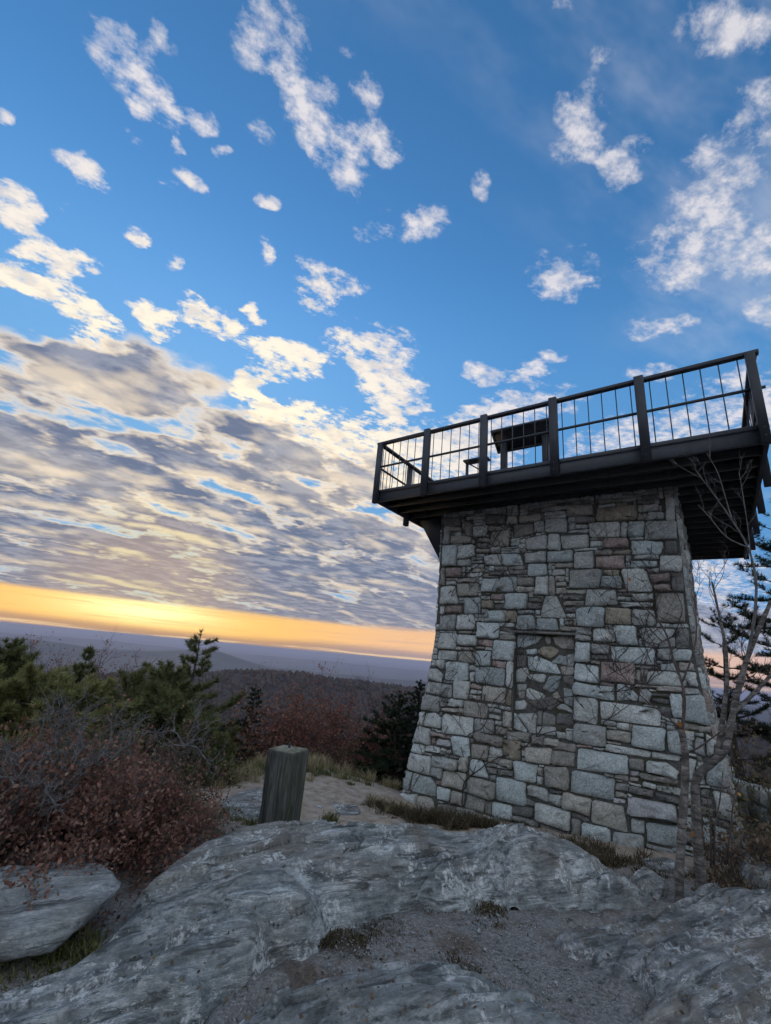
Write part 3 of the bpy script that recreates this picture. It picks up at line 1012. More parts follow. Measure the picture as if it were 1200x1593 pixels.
def mat_paint(name, col, rough=.55):
    m, N, b = material(name, rough, .4)
    P = N.n('ShaderNodeNewGeometry').outputs['Position']
    rnd = N.n('ShaderNodeObjectInfo').outputs['Random']
    n = N.noise(N.mapping(P, scale=(1, 1, .6)), 9, 6, .7)
    c = N.mix(N.smooth(n, .35, .7, 0, .6), col, tuple(v * .62 for v in col))
    c = N.vec('SCALE', c, scale=N.math('MULTIPLY_ADD', rnd, .35, .82))
    wear = N.noise(P, 34, 5, .75)
    c = N.mix(N.smooth(wear, .66, .74, 0, .5), c, (.22, .22, .21))
    N.put(b.inputs['Base Color'], c)
    bump(N, b, N.noise(P, 60, 4, .6), .25, .004)
    return m


M_PAINT = mat_paint('dark_painted_timber', (.044, .050, .061))
M_METAL = mat_paint('dark_painted_metal', (.045, .050, .060), .45)
M_BOARD = mat_paint('dark_deck_board', (.050, .050, .052), .7)

TW = empty('lookout_tower', (float(TC[0]), float(TC[1]), -.55))
tag(TW, 'square stone lookout tower with a dark railed viewing deck on top', 'tower')

# stones read off the wall: origin; then quads in sixths of a pixel, colour letter first
TRACE = {
    (670, 770): """d130,215,275,215,275,285,130,290 d525,185,705,190,700,270,520,280 t720,200,810,200,810,275,720,275 t840,205,1035,180,1030,245,840,265 t185,305,290,305,290,340,185,340
 t330,260,395,260,395,385,335,385 g405,295,535,290,525,385,400,390 t580,350,755,335,740,480,565,485 t780,290,955,275,960,365,785,400 g970,250,1065,245,1070,345,970,355 g1075,235,1272,222,1272,354,1075,348
 t205,390,390,395,385,450,200,460 g130,300,180,300,180,460,125,460 b120,480,255,478,240,665,110,662 g260,478,415,470,425,575,255,600 g255,608,380,605,375,665,255,665 g900,420,1095,375,1095,510,900,515
 g1105,370,1206,372,1212,516,1105,515 g510,575,660,555,670,655,515,655 b680,560,830,550,870,660,680,660 g880,545,1075,530,1080,630,895,635 b1095,535,1326,522,1326,630,1095,630 p150,685,300,685,290,770,155,770
 b915,650,1085,650,1090,750,910,755 b495,785,640,775,610,905,475,910 b660,775,800,765,805,905,620,910 g990,765,1105,765,1105,935,975,935 t1112,765,1160,770,1170,940,1112,940 g110,860,235,850,265,1015,100,1022
 t265,830,450,825,440,940,265,955 b320,960,470,955,470,1105,315,1110 y480,990,585,990,585,1065,485,1060 p570,925,695,925,690,980,575,975 b705,920,905,920,905,1065,705,1070 p145,1035,295,1035,295,1105,145,1100
 g1070,950,1180,950,1272,1146,1032,1146 g475,945,555,945,550,975,475,975 t430,405,560,405,560,440,430,445 d430,455,545,455,530,500,430,505 t430,510,560,505,560,545,430,545 t540,300,700,290,700,330,545,335
 t600,670,715,670,715,700,600,700 t735,670,880,668,880,695,735,698 t740,700,900,700,900,740,740,745 d550,720,680,720,680,750,550,755 t390,690,510,690,510,720,390,725 t305,730,365,735,365,770,310,770
 t815,780,975,780,960,850,815,850 t815,860,965,865,965,905,815,905 d920,965,1065,970,1050,1000,920,1000 d915,1010,1035,1015,1035,1065,915,1065 t600,985,690,985,690,1012,600,1012 d600,1020,690,1020,690,1065,600,1065 b820,1080,965,1080,965,1110,820,1110
 t105,690,140,690,140,840,105,845 g95,1040,135,1040,135,1112,92,1112""",
    (860, 770): """t130,95,370,90,375,190,135,205 y415,130,780,110,790,230,410,245 g800,95,985,90,985,150,805,165 g895,165,1040,160,1035,225,890,230 g1050,40,1130,30,1150,235,1060,235 g345,265,630,255,630,395,345,400
 g645,260,697,260,695,390,640,390 b707,255,865,250,840,390,705,390 g870,250,1150,245,1155,415,860,420 g80,385,335,375,335,490,100,510 g355,430,465,430,465,480,355,490 p480,415,705,405,710,490,475,500
 b735,435,1010,435,1035,480,1010,550,745,555 d1050,430,1150,430,1160,545,1050,550 g205,540,385,525,390,680,205,685 t400,525,550,515,550,560,395,570 y565,530,725,515,720,550,570,555 p410,580,665,570,675,685,415,690
 g765,570,985,560,985,600,770,605 b735,615,965,620,965,665,730,675 g1005,570,1195,565,1200,715,1010,715 g690,570,725,570,725,625,690,625 g165,705,460,700,430,865,165,870 y480,705,615,700,610,745,490,745
 b455,760,635,750,645,865,450,860 g640,705,865,705,940,900,695,900 p910,745,1100,740,1095,815,930,820 g890,690,995,685,990,725,890,730 p950,840,1110,835,1110,900,960,900 d1115,740,1215,735,1225,905,1115,905
 g325,885,585,885,605,1035,310,1035 g755,925,940,920,940,985,750,985 t110,995,290,990,285,1035,110,1040 t130,890,310,885,310,915,130,920 t960,920,1210,915,1240,1188,978,1188 g160,335,330,325,330,355,160,360 g215,285,325,280,325,315,215,315
 g610,955,740,955,740,990,610,990 g630,1005,935,1005,930,1050,640,1040 t800,175,885,175,885,235,795,235 d220,215,395,205,390,255,220,265 t30,640,185,640,185,680,30,682 g0,700,115,698,115,745,0,750 t35,815,125,815,125,850,35,855 t35,870,125,868,125,920,35,925
 d100,945,280,945,280,980,100,985 d130,1055,215,1055,215,1095,130,1098 g130,1110,210,1110,205,1145,135,1145 t590,890,690,885,690,905,590,910 g725,400,845,400,845,420,725,420 b685,635,720,635,720,675,685,675""",
    (650, 950): """g210,45,365,40,355,180,205,180 g380,40,525,40,550,175,370,180 b675,5,830,5,825,105,670,100 y840,8,930,10,925,110,835,105 b565,115,755,120,760,245,690,265,560,250 b950,45,1080,45,1110,180,920,175 b1115,75,1290,72,1326,184,1116,180
 g215,215,375,215,355,360,195,350 g385,225,555,235,550,330,380,320 t365,335,515,347,515,375,360,365 p575,270,700,275,695,340,570,320 b715,275,905,290,895,470,700,450 g205,365,370,380,355,465,190,450 t390,380,535,390,525,495,385,480
 b550,375,685,380,680,515,540,510 g180,460,255,465,245,540,175,520 b270,475,470,490,475,660,255,640 b555,520,810,545,800,700,540,670 g838,480,890,480,885,715,832,715 p710,465,825,480,815,540,700,520 g100,545,180,540,235,600,225,665,90,640
 g130,670,325,685,320,815,125,780 g345,650,490,665,470,825,335,810 t615,705,825,725,815,865,610,845 y832,735,880,740,870,880,827,875 g45,780,225,800,205,950,30,915 g310,825,430,830,420,905,300,885 t440,840,650,870,650,1005,435,975 t235,905,385,910,380,955,230,940
 g90,955,170,955,230,1000,220,1100,60,1070 g10,935,75,950,50,1070,-5,1050 g245,965,520,1000,510,1175,235,1140 g540,1010,715,1025,710,1150,535,1130 g665,905,780,925,775,958,665,942 g665,965,775,982,770,1020,670,1005 t810,940,880,950,870,1090,795,1080 t735,1080,835,1100,820,1160,740,1150
 p500,680,600,705,595,735,500,715 g500,742,595,747,590,780,495,775 t490,787,590,797,585,835,490,825 w488,575,535,575,525,665,493,660 g490,515,545,520,540,560,490,555 g250,648,330,657,325,680,250,677 g75,665,130,670,115,765,60,760 g445,0,560,0,550,30,440,28
 t380,190,550,195,545,220,385,215 d770,155,900,165,900,190,770,185 t775,220,900,230,900,270,770,262 t540,335,625,340,625,360,540,355 g640,340,700,345,695,370,635,365 g660,870,750,882,745,905,660,895 g770,890,865,900,860,930,770,918""",
    (610, 1120): """g225,55,355,85,365,230,195,195 p375,105,500,130,500,165,370,150 g190,210,305,235,300,320,170,290 w430,175,545,195,550,255,420,235 g320,240,440,255,455,305,315,295 b565,145,715,165,730,345,580,320 t770,105,1045,165,1035,260,765,190
 t755,225,910,245,885,375,750,355 g920,250,1030,270,1030,340,915,320 y1050,180,1210,205,1205,380,1045,350 g180,305,370,345,355,515,130,455 g380,330,630,370,615,470,375,430 t640,350,715,355,700,490,630,470 b740,370,850,380,905,545,725,510
 t905,320,1010,350,1005,410,900,385 t1015,355,1130,380,1125,450,1010,420 d1000,455,1135,480,1125,530,995,505 d870,395,985,415,985,440,880,430 d890,442,985,457,985,505,910,495 g375,440,475,455,465,555,365,520 t490,465,695,500,670,655,475,610
 b205,500,370,540,410,595,405,715,180,660 b120,470,195,490,150,650,90,630 p420,560,465,570,460,605,420,600 t715,530,970,590,965,745,705,670 b985,530,1254,582,1254,798,985,755 b430,620,545,655,535,765,420,735 t560,660,680,690,670,800,550,775
 t710,685,880,745,860,860,690,820 g50,670,230,695,225,840,40,830 t238,705,385,740,400,900,240,860 d440,780,600,820,590,880,430,850 b950,760,1120,805,1125,940,940,880 t880,750,940,760,940,880,875,870 g925,515,970,515,965,570,920,550 d735,175,765,185,765,215,735,208
 p505,140,550,145,548,180,505,172 p380,165,410,170,405,225,375,218 g465,262,560,285,555,312,462,292 g310,310,370,322,368,345,305,332 d500,318,630,345,628,365,500,340""",
    (780, 1120): """t60,100,270,125,260,210,60,185 d295,145,395,155,390,240,290,220 t405,170,540,190,535,245,400,235 t550,205,695,230,690,305,490,265 t235,250,470,265,465,420,240,380 t480,290,690,310,685,440,470,415 b120,380,345,420,320,590,130,550
 t415,435,620,450,630,655,415,610 g250,605,440,640,445,770,245,690 g455,685,570,705,565,805,455,770 t350,440,390,450,385,520,345,510 g340,525,390,535,385,600,340,590 g320,765,645,850,640,1030,320,930 d105,810,305,820,300,910,105,875
 d110,885,355,950,345,1005,110,930 d370,960,605,1045,600,1100,370,1010 t580,670,840,740,825,905,575,820 t860,745,1145,810,1180,1055,850,950 b720,260,1180,340,1185,510,715,465 b665,470,1055,545,1045,755,655,670 g680,30,980,70,970,250,675,210
 t996,90,1206,120,1200,216,990,180 g984,222,1392,300,1386,354,972,282 t1070,505,1180,520,1175,570,1065,540 d1080,585,1190,600,1185,665,1075,650 t1075,670,1180,695,1170,730,1075,715 w1055,727,1155,747,1150,780,1050,767 b755,955,1010,1015,1025,1180,760,1120
 g1044,1038,1332,1092,1338,1230,1050,1188 d660,860,830,915,825,950,660,900 d660,915,740,940,740,1100,655,1090 p710,230,850,245,850,262,705,250 g865,255,965,268,960,285,862,272 d460,650,560,665,560,680,458,672 d240,735,315,760,312,800,240,790""",
    (880, 950): """b102,-30,366,-30,366,156,108,138 y372,-30,606,-18,612,138,378,120 g618,-12,828,0,840,144,624,126 g265,170,440,175,465,290,270,290 b445,140,650,145,680,325,490,315 g690,165,1020,170,1020,345,740,340 b95,290,230,305,225,485,90,480 g250,310,405,320,400,405,245,400
 d255,412,410,422,405,455,250,450 b430,330,835,350,850,510,435,470 g855,360,985,355,985,465,870,455 b1000,360,1175,370,1180,470,1000,465 b95,490,300,515,320,680,90,650 p335,475,650,500,645,690,335,650 b895,505,1020,495,1050,565,890,555 g785,560,1140,590,1130,710,750,680
 b80,670,455,715,460,845,80,780 b475,690,590,695,670,790,670,840,490,840 g700,740,760,730,805,790,780,865,690,850 t860,700,1095,715,1090,760,855,750 g80,790,305,830,300,1060,80,1020 g335,845,895,920,880,1075,330,1000 g335,1015,475,1040,470,1080,335,1060 g480,1045,595,1060,590,1115,480,1095
 b980,785,1092,788,1092,1005,1005,990 b1098,788,1305,795,1350,1068,1098,1010 y600,1062,630,1067,625,1125,600,1120 t660,555,700,560,695,650,650,640 d1040,165,1140,175,1150,345,1035,345 t1060,480,1190,490,1200,560,1070,560 g1105,570,1215,580,1235,700,1150,690 t240,465,320,475,318,500,240,490
 t330,660,460,690,455,710,330,690 t650,690,850,700,845,720,650,712 g660,512,850,525,850,548,660,540 d810,770,970,785,970,810,808,795 d815,815,960,830,965,870,812,850 d880,900,990,910,995,990,905,975 g900,1045,925,1045,925,1080,895,1080 g90,225,240,240,240,285,90,270
 g1100,720,1240,730,1250,780,1105,775 t0,100,70,100,70,135,0,135 g1030,0,1170,0,1180,120,1040,130""",
    (960, 1120): """b150,55,445,85,450,295,135,240 b470,105,560,105,605,200,600,320,480,285 g335,295,600,340,580,385,330,355 d120,360,250,370,250,470,120,450 g280,380,480,400,570,480,565,545,275,480 w130,475,205,485,205,525,125,515 t220,490,570,555,565,605,225,545
 t130,532,200,542,195,575,130,565 g245,570,360,600,355,640,240,615 g375,605,600,645,600,705,375,660 d125,610,340,660,335,720,120,675 d375,672,590,732,585,785,370,730 w110,715,540,790,570,960,95,880 g140,915,255,940,250,1060,140,1040 b275,945,580,1000,600,1190,285,1140
 b640,910,720,920,725,1020,640,1000 g745,165,815,180,840,345,720,300 g830,130,920,200,905,300,850,330 b850,440,1000,380,1040,640,840,600 g610,350,740,370,715,560,605,540 g900,660,1060,690,1110,960,940,900 b800,980,880,980,890,1190,820,1190 b910,985,1050,1030,1080,1250,915,1200
 b1062,1060,1130,1000,1165,1180,1085,1210 g565,810,720,830,720,890,590,870 b1020,1170,1150,1170,1195,1360,1030,1310 d640,1035,780,1060,780,1170,640,1150 g610,570,710,590,700,690,610,670 d790,640,860,650,850,720,790,700 d795,730,880,745,890,800,795,790 d790,815,900,830,920,900,795,890
 g940,225,1000,235,1040,370,960,380 t615,30,760,50,760,95,615,80 t770,60,880,60,870,120,770,110 g625,100,720,115,715,190,625,170 d130,1075,250,1100,255,1190,140,1180""",
}
NICHE_TR = """b185,200,460,215,400,290,270,330,190,340 t590,220,815,220,815,365,690,350,620,300 y415,400,470,340,560,335,655,380,545,465 b290,370,390,365,395,410,290,420 b305,460,420,450,600,530,670,635,320,600 b570,510,660,430,730,450,740,540 g740,430,820,420,820,550,748,545
 g180,590,290,575,310,630,270,720,175,730 g315,650,510,650,470,740,320,690 b480,800,545,670,670,680,640,800,560,845 t680,560,815,575,815,650,690,640 d710,670,810,665,810,760,710,745 g290,800,500,880,430,930,290,910 b710,800,800,830,805,1010,715,960 t590,870,630,840,690,950,600,910
 g165,950,250,940,285,985,260,1035,155,1035 g640,1010,700,980,800,1050,800,1085,640,1030 d310,940,560,900,640,960,560,1050,430,1040 d640,1090,800,1090,805,1210,620,1200 b120,1060,160,1090,300,1290,125,1250 g190,1090,400,1090,380,1300,330,1300 d420,1060,600,1110,600,1220,410,1210
 g410,1235,610,1240,605,1340,405,1310 g735,1260,805,1265,805,1385,735,1370 g625,1290,725,1300,715,1370,640,1355 d180,440,280,440,270,560,180,560 g190,760,280,760,270,820,190,830 t200,850,260,840,265,910,210,910 t500,225,555,230,545,300,510,295 d190,370,280,370,270,420,190,420"""


def parse(txt, ox, oy, sc_, back=0.0):
    out = []
    for tok in txt.split():
        v = [float(q) for q in tok[1:].split(',')]
        out.append((tok[0], [px_wall(ox + v[i] / sc_, oy + v[i + 1] / sc_, back) for i in range(0, len(v), 2)]))
    return out


NB = .10
nu0, nz1 = px_wall(803, 985)
nu1, _ = px_wall(894, 988)
nuL, nz0 = px_wall(797, 1133)
NICHE = (min(nu0, nuL) + .0, nu1, nz0 - .06, nz1)
traced = []
for (ox, oy), txt in TRACE.items():
    traced += parse(txt, ox, oy, 6.0)
niche_st = parse(NICHE_TR, 780, 960, 7.24, NB)

CELL = .015
GU0, GZ0, GNU, GNZ = -2.5, -1.05, 334, 372


def inside(poly, U, Z):
    return poly_sdf(np.stack([U, Z], -1), np.array(poly))


def stone_geo(poly, face, depth, r, base_off=0.0, sub=2, jit=.006, bev=.011, grow=.006):
    """one rough-faced block: outline (u, z), proud of the mortar by depth"""
    p = np.array(poly, float)
    if (np.roll(p, -1, 0)[:, 0] * p[:, 1] - p[:, 0] * np.roll(p, -1, 0)[:, 1]).sum() > 0:
        p = p[::-1]
    c0 = p.mean(0)
    p = p + (p - c0) / np.linalg.norm(p - c0, axis=1, keepdims=True) * grow
    q = []
    n = len(p)
    size = math.sqrt(abs((np.roll(p, -1, 0)[:, 0] * p[:, 1] - p[:, 0] * np.roll(p, -1, 0)[:, 1]).sum()) / 2 + 1e-6)
    cl = min(.14, .014 / max(size, .03) + .05)
    for i in range(n):
        a, b, c = p[i - 1], p[i], p[(i + 1) % n]
        k1, k2 = r.uniform(.4, 1.3) * cl, r.uniform(.4, 1.3) * cl
        q.append(b + (a - b) * k1)
        q.append(b + (c - b) * k2)
        if sub > 1:
            q.append((b + c) / 2)
    q = np.array(q)
    q = q + r.normal(0, 1, q.shape) * min(jit, size * .045)
    m = len(q)
    c = q.mean(0)
    L = np.linalg.norm(q - c, axis=1, keepdims=True)
    ins = q - (q - c) / L * np.minimum(bev * r.uniform(.6, 1.6, (m, 1)), L * .35)
    ins2 = c + (q - c) * .5 + r.normal(0, 1, q.shape) * size * .04
    V = [wall_pt(q[:, 0], q[:, 1], base_off - .05, face), wall_pt(q[:, 0], q[:, 1], base_off + depth * .35, face)]
    tl = r.normal(0, .10, 2)
    o2 = base_off + depth * r.uniform(.7, 1.2, m) + np.clip((ins - c) @ tl, -depth * .6, depth)
    V.append(wall_pt(ins[:, 0], ins[:, 1], o2, face))
    o3 = base_off + depth * (1 + r.uniform(-.15, .5, m)) + np.clip((ins2 - c) @ tl, -depth * .5, depth)
    V.append(wall_pt(ins2[:, 0], ins2[:, 1], o3, face))
    V.append(wall_pt(np.array([c[0]]), np.array([c[1]]), base_off + depth * r.uniform(.95, 1.3), face))
    V = np.concatenate(V)
    Q = []
    for k in range(3):
        for i in range(m):
            j = (i + 1) % m
            Q.append((k * m + i, (k + 1) * m + i, (k + 1) * m + j, k * m + j))
    T = [(3 * m + i, 4 * m, 3 * m + (i + 1) % m) for i in range(m)]
    return V, T, Q


def fill(occ, r, wmax, hmax, minw=3, minh=2):
    """pack the free cells with flat slips of stone"""
    occ = occ.copy()
    rects = []
    nz, nu = occ.shape
    for i in range(nz):
        j = 0
        while j < nu:
            if occ[i, j]:
                j += 1
                continue
            W = int(r.integers(wmax[0], wmax[1]))
            H = int(r.integers(hmax[0], hmax[1]))
            w = 0
            while w < W and j + w < nu and not occ[i, j + w]:
                w += 1
            # do not leave a sliver at the end of a run
            e = j + w
            k = 0
            while e + k < nu and not occ[i, e + k] and k < 5:
                k += 1
            if 0 < k < 5:
                w += k
            h = 1
            while h < H and i + h < nz and not occ[i + h, j:j + w].any():
                h += 1
            # a too-thin slip above: swallow it
            k = 0
            while i + h + k < nz and k < 3 and not occ[i + h + k, j:j + w].any():
                k += 1
            if 0 < k < 3 and (i + h + k >= nz or occ[i + h + k, j:j + w].mean() > .6):
                h += k
            occ[i:i + h, j:j + w] = True
            if w >= minw and h >= minh:
                rects.append((j, i, w, h))
            j += w
    return rects


def build_wall():
    r = np.random.default_rng(21)
    wall = empty('wall', (float(TC[0]), float(TC[1]), -.55))
    under(wall, TW)
    # mortar body, with the recessed panel left open in front
    zs = np.array([-1.2, -.6, 0, NICHE[2], .5, 1.2, NICHE[3], 2.6, 4.5])
    zs = np.unique(np.concatenate([np.linspace(-1.2, 4.5, 24), [NICHE[2], NICHE[3]]]))
    g = Geo()
    for face in range(4):
        ucuts = [-1.0, 1.0] if face else [-1.0, None, None, 1.0]
        for a, b in zip(zs[:-1], zs[1:]):
            ha, hb = th(a), th(b)
            if face == 0:
                ua = [-ha, NICHE[0], NICHE[1], ha]
                ub = [-hb, NICHE[0], NICHE[1], hb]
            else:
                ua, ub = [-ha, ha], [-hb, hb]
            for k in range(len(ua) - 1):
                hole = face == 0 and k == 1 and a >= NICHE[2] - 1e-6 and b <= NICHE[3] + 1e-6
                off = -NB if hole else 0.0
                V = wall_pt(np.array([ua[k], ua[k + 1], ub[k + 1], ub[k]]), np.array([a, a, b, b]), off, face)
                g.add(V, None, [(0, 1, 2, 3)])
                if hole:
                    for uu in (ua[1], ua[2]):
                        V = np.concatenate([wall_pt(np.array([uu, uu]), np.array([a, b]), 0, 0), wall_pt(np.array([uu, uu]), np.array([b, a]), -NB, 0)])
                        g.add(V, None, [(0, 1, 2, 3)])
    for zz in (NICHE[2], NICHE[3]):
        V = np.concatenate([wall_pt(np.array([NICHE[0], NICHE[1]]), np.array([zz, zz]), 0, 0), wall_pt(np.array([NICHE[1], NICHE[0]]), np.array([zz, zz]), -NB, 0)])
        g.add(V, None, [(0, 1, 2, 3)])
    under(g.obj('mortar_core', M_MORTAR), wall)
    # front stones
    U, Z = np.meshgrid(GU0 + (np.arange(GNU) + .5) * CELL, GZ0 + (np.arange(GNZ) + .5) * CELL)
    H = th(Z)
    occ = np.abs(U) > H - .012
    occ |= (U > NICHE[0] - .02) & (U < NICHE[1] + .02) & (Z > NICHE[2] + .02) & (Z < NICHE[3] + .07)
    pieces = []
    for c, poly in traced:
        p = np.array(poly)
        ok = True
        p[:, 0] = np.clip(p[:, 0], -th(p[:, 1]) + .0, th(p[:, 1]) - .0)
        lo, hi = p.min(0), p.max(0)
        i0, i1 = int((lo[1] - GZ0) / CELL) - 2, int((hi[1] - GZ0) / CELL) + 3
        j0, j1 = int((lo[0] - GU0) / CELL) - 2, int((hi[0] - GU0) / CELL) + 3
        i0, j0 = max(i0, 0), max(j0, 0)
        s = inside(p, U[i0:i1, j0:j1], Z[i0:i1, j0:j1])
        if s.size == 0:
            continue
        m = s > .004
        if m.any() and occ[i0:i1, j0:j1][m].mean() > .35:
            continue                                      # the same stone read twice
        occ[i0:i1, j0:j1] |= s > -.013
        pieces.append((c, p, (hi - lo).prod()))
    for (j, i, w, h) in fill(occ, r, (9, 30), (3, 7)):
        u0, z0, u1, z1 = GU0 + j * CELL + .004, GZ0 + i * CELL + .004, GU0 + (j + w) * CELL - .004, GZ0 + (i + h) * CELL - .004
        if z1 < -.75:
            continue
        k = .006
        p = np.array([(u0, z0), (u1, z0), (u1, z1), (u0, z1)]) + r.uniform(-k, k, (4, 2))
        c = r.choice(list('gbgdtgtg'))
        pieces.append((c, p, (u1 - u0) * (z1 - z0)))
    pieces.sort(key=lambda q: -q[2])
    small = {c: Geo() for c in STONE_ORDER}
    nbig = 0
    for c, p, area in pieces:
        depth = r.uniform(.026, .075) if area > .02 else r.uniform(.010, .05)
        V, T, Q = stone_geo(p, 0, depth, r)
        if nbig < 268:
            o = mesh_obj('stone', V, T, Q, STONE[c])
            under(o, wall)
            nbig += 1
        else:
            small[c].add(V, T, Q)
    for c, p in niche_st:
        V, T, Q = stone_geo(p, 0, r.uniform(.010, .03), r, -NB, bev=.008, grow=.012)
        under(mesh_obj('stone', V, T, Q, STONE[c]), wall)
    # the other three faces
    for face in (1, 2, 3):
        occ = np.abs(U) > H - .008
        for (j, i, w, h) in fill(occ, r, (12, 40), (5, 22)):
            u0, z0, u1, z1 = GU0 + j * CELL + .009, GZ0 + i * CELL + .009, GU0 + (j + w) * CELL - .009, GZ0 + (i + h) * CELL - .009
            if z1 < -.85:
                continue
            p = np.array([(u0, z0), (u1, z0), (u1, z1), (u0, z1)]) + r.uniform(-.008, .008, (4, 2))
            c = r.choice(list('bgggttpd'))
            small[c].add(*stone_geo(p, face, r.uniform(.02, .05), r))
    Vs, Ts, Qs, mt, mq, n = [], [], [], [], [], 0
    for k, c in enumerate(STONE_ORDER):
        gg = small[c]
        if not gg.v:
            continue
        t, q = np.concatenate(gg.t) + n, np.concatenate(gg.q) + n
        v = np.concatenate(gg.v)
        Vs.append(v); Ts.append(t); Qs.append(q)
        mt += [k] * len(t); mq += [k] * len(q)
        n += len(v)
    o = mesh_obj('small_stones', np.concatenate(Vs), np.concatenate(Ts), np.concatenate(Qs), mats=[STONE[c] for c in STONE_ORDER], midx=mt + mq)
    tag(o, None, None, kind='stuff')
    under(o, wall)
    # slate lintel over the blind opening
    g = Geo()
    zc = NICHE[3] + .022
    c = wall_pt(np.array([(NICHE[0] + NICHE[1]) / 2]), np.array([zc]), -.03)[0]
    g.box(c, (T_RT, T_BK, UPZ), ((NICHE[1] - NICHE[0]) / 2 + .12, .085, .018), .006)
    under(g.obj('lintel', STONE['d']), wall)
    return nbig


build_wall()

# ------------------------------------------------------------------ deck and railing
DZ = 4.5
AX = (T_RT, T_BK, UPZ)
D0 = np.array([BASE_C[0], BASE_C[1], 0])


def dk(u, w, z):
    return D0 + T_RT * u + T_BK * w + UPZ * z


def part(name, mat, parent, boxes, bev=.006):
    g = Geo()
    for (u0, u1, w0, w1, z0, z1) in boxes:
        g.box(dk((u0 + u1) / 2, (w0 + w1) / 2, (z0 + z1) / 2), AX, (abs(u1 - u0) / 2, abs(w1 - w0) / 2, abs(z1 - z0) / 2), bev)
    return under(g.obj(name, mat), parent)


DU, DW = 3.0, 3.15
deck = empty('deck', (float(D0[0]), float(D0[1]), DZ))
under(deck, TW)
rail = empty('railing', (float(D0[0]), float(D0[1]), DZ))
under(rail, TW)
FT = DZ + .235
part('fascia_board', M_PAINT, deck, [(-DU, DU, -DW, -DW + .05, DZ, FT)])
part('fascia_board', M_PAINT, deck, [(-DU, DU, DW - .05, DW, DZ, FT)])
part('fascia_board', M_PAINT, deck, [(-DU, -DU + .05, -DW + .05, DW - .05, DZ, FT - .003)])
part('fascia_board', M_PAINT, deck, [(DU - .05, DU, -DW + .05, DW - .05, DZ, FT - .003)])
# trim strip standing proud along the top of the fascia
part('trim_strip', M_PAINT, deck, [(-DU - .02, DU + .02, -DW - .022, -DW - .001, FT - .05, FT + .012)])
part('trim_strip', M_PAINT, deck, [(-DU - .022, -DU - .001, -DW, DW, FT - .05, FT + .01)])
part('trim_strip', M_PAINT, deck, [(DU + .001, DU + .022, -DW, DW, FT - .05, FT + .01)])
for w in np.arange(-2.75, 2.9, .40):
    part('joist', M_BOARD, deck, [(-DU + .05, DU - .05, w - .03, w + .03, DZ + .02, DZ + .198)], 0)
for k in range(42):
    u0 = -DU + .06 + k * .14
    part('deck_board', M_BOARD, deck, [(u0, u0 + .132, -DW + .052, DW - .052, DZ + .2, DZ + .232)], 0)
# knee brackets out of the wall under each long side
for sg in (-1,):
    for w in (-1.82, 0.0, 1.9):
        g = Geo()
        uw, ue = sg * 2.05, sg * 2.70
        zt, zb = DZ - .005, 3.36
        pr = [(uw, zt), (ue, zt), (ue, zt - .05), (uw, zb)]
        for wo in (-.075, .075):
            g.add([dk(a, w + wo, b) for a, b in pr])
        n = len(pr)
        V = np.concatenate(g.v)
        T = [(0, i, i + 1) for i in range(1, n - 1)] + [(n, n + i + 1, n + i) for i in range(1, n - 1)]
        Q = [(i, n + i, n + (i + 1) % n, (i + 1) % n) for i in range(n)]
        under(mesh_obj('bracket', V, T, Q, M_PAINT), deck)

TOPZ = DZ + 1.32
MIDZ = DZ + .78


def post(u, w, au, aw, z0, z1):
    part('post', M_PAINT, rail, [(u - au, u + au, w - aw, w + aw, z0, z1)], .008)


def bolt(u, w, z):
    g = Geo()
    g.tube([dk(u, w, z), dk(u, w - .012, z), dk(u, w - .016, z)], [.013, .013, .008], 6)
    under(g.obj('bolt', M_METAL), rail)


FRONT_U = [-2.96, -1.85, -.70, .48, 1.70, 2.96]
for k, u in enumerate(FRONT_U):
    big = .062 if 0 < k < 5 else .05
    post(u, -DW - .052, big, .045, DZ - .035, TOPZ + (.0 if 0 < k < 5 else -.055))
    for zz in (DZ + .05, DZ + .16):
        bolt(u, -DW - .096, zz)
SIDE_W = [-1.92, -.66, .6, 1.86]
for u in (-DU - .048, DU + .048):
    for w in SIDE_W:
        post(u, w, .045, .058, DZ - .12, TOPZ - .03)
    post(u * .985, DW - .06, .05, .05, DZ - .035, TOPZ - .03)
for u in (-1.8, -.6, .6, 1.8):
    post(u, DW + .048, .058, .045, DZ - .03, TOPZ - .03)
for z0, z1, hw, nm in ((TOPZ - .06, TOPZ - .005, .045, 'top_rail'), (MIDZ - .035, MIDZ, .02, 'mid_rail')):
    part(nm, M_PAINT, rail, [(-DU - .06, DU + .06, -DW - hw + .004, -DW + hw, z0, z1)], .006)
    part(nm, M_PAINT, rail, [(-DU - .06, DU + .06, DW - hw, DW + hw, z0, z1)], .006)
    for sg in (-1, 1):
        part(nm, M_PAINT, rail, [(sg * DU - hw, sg * DU + hw, -DW + hw + .004, DW - hw - .004, z0, z1)], .006)


def baluster(u, w):
    g = Geo()
    g.tube([dk(u, w, FT - .01), dk(u, w, TOPZ - .055)], .0078, 5)
    under(g.obj('baluster', M_METAL), rail)


for a, b in zip(FRONT_U[:-1], FRONT_U[1:]):
    n = 6
    for i in range(n):
        baluster(a + (b - a) * (i + .62) / (n + .25), -DW)
SW = [-DW, *SIDE_W, DW]
for u in (-DU, DU):
    for a, b in zip(SW[:-1], SW[1:]):
        for i in range(6):
            baluster(u, a + (b - a) * (i + .62) / 6.25)
for a, b in zip([-3, -1.8, -.6, .6, 1.8], [-1.8, -.6, .6, 1.8, 3]):
    for i in range(6):
        baluster(a + (b - a) * (i + .62) / 6.25, DW)

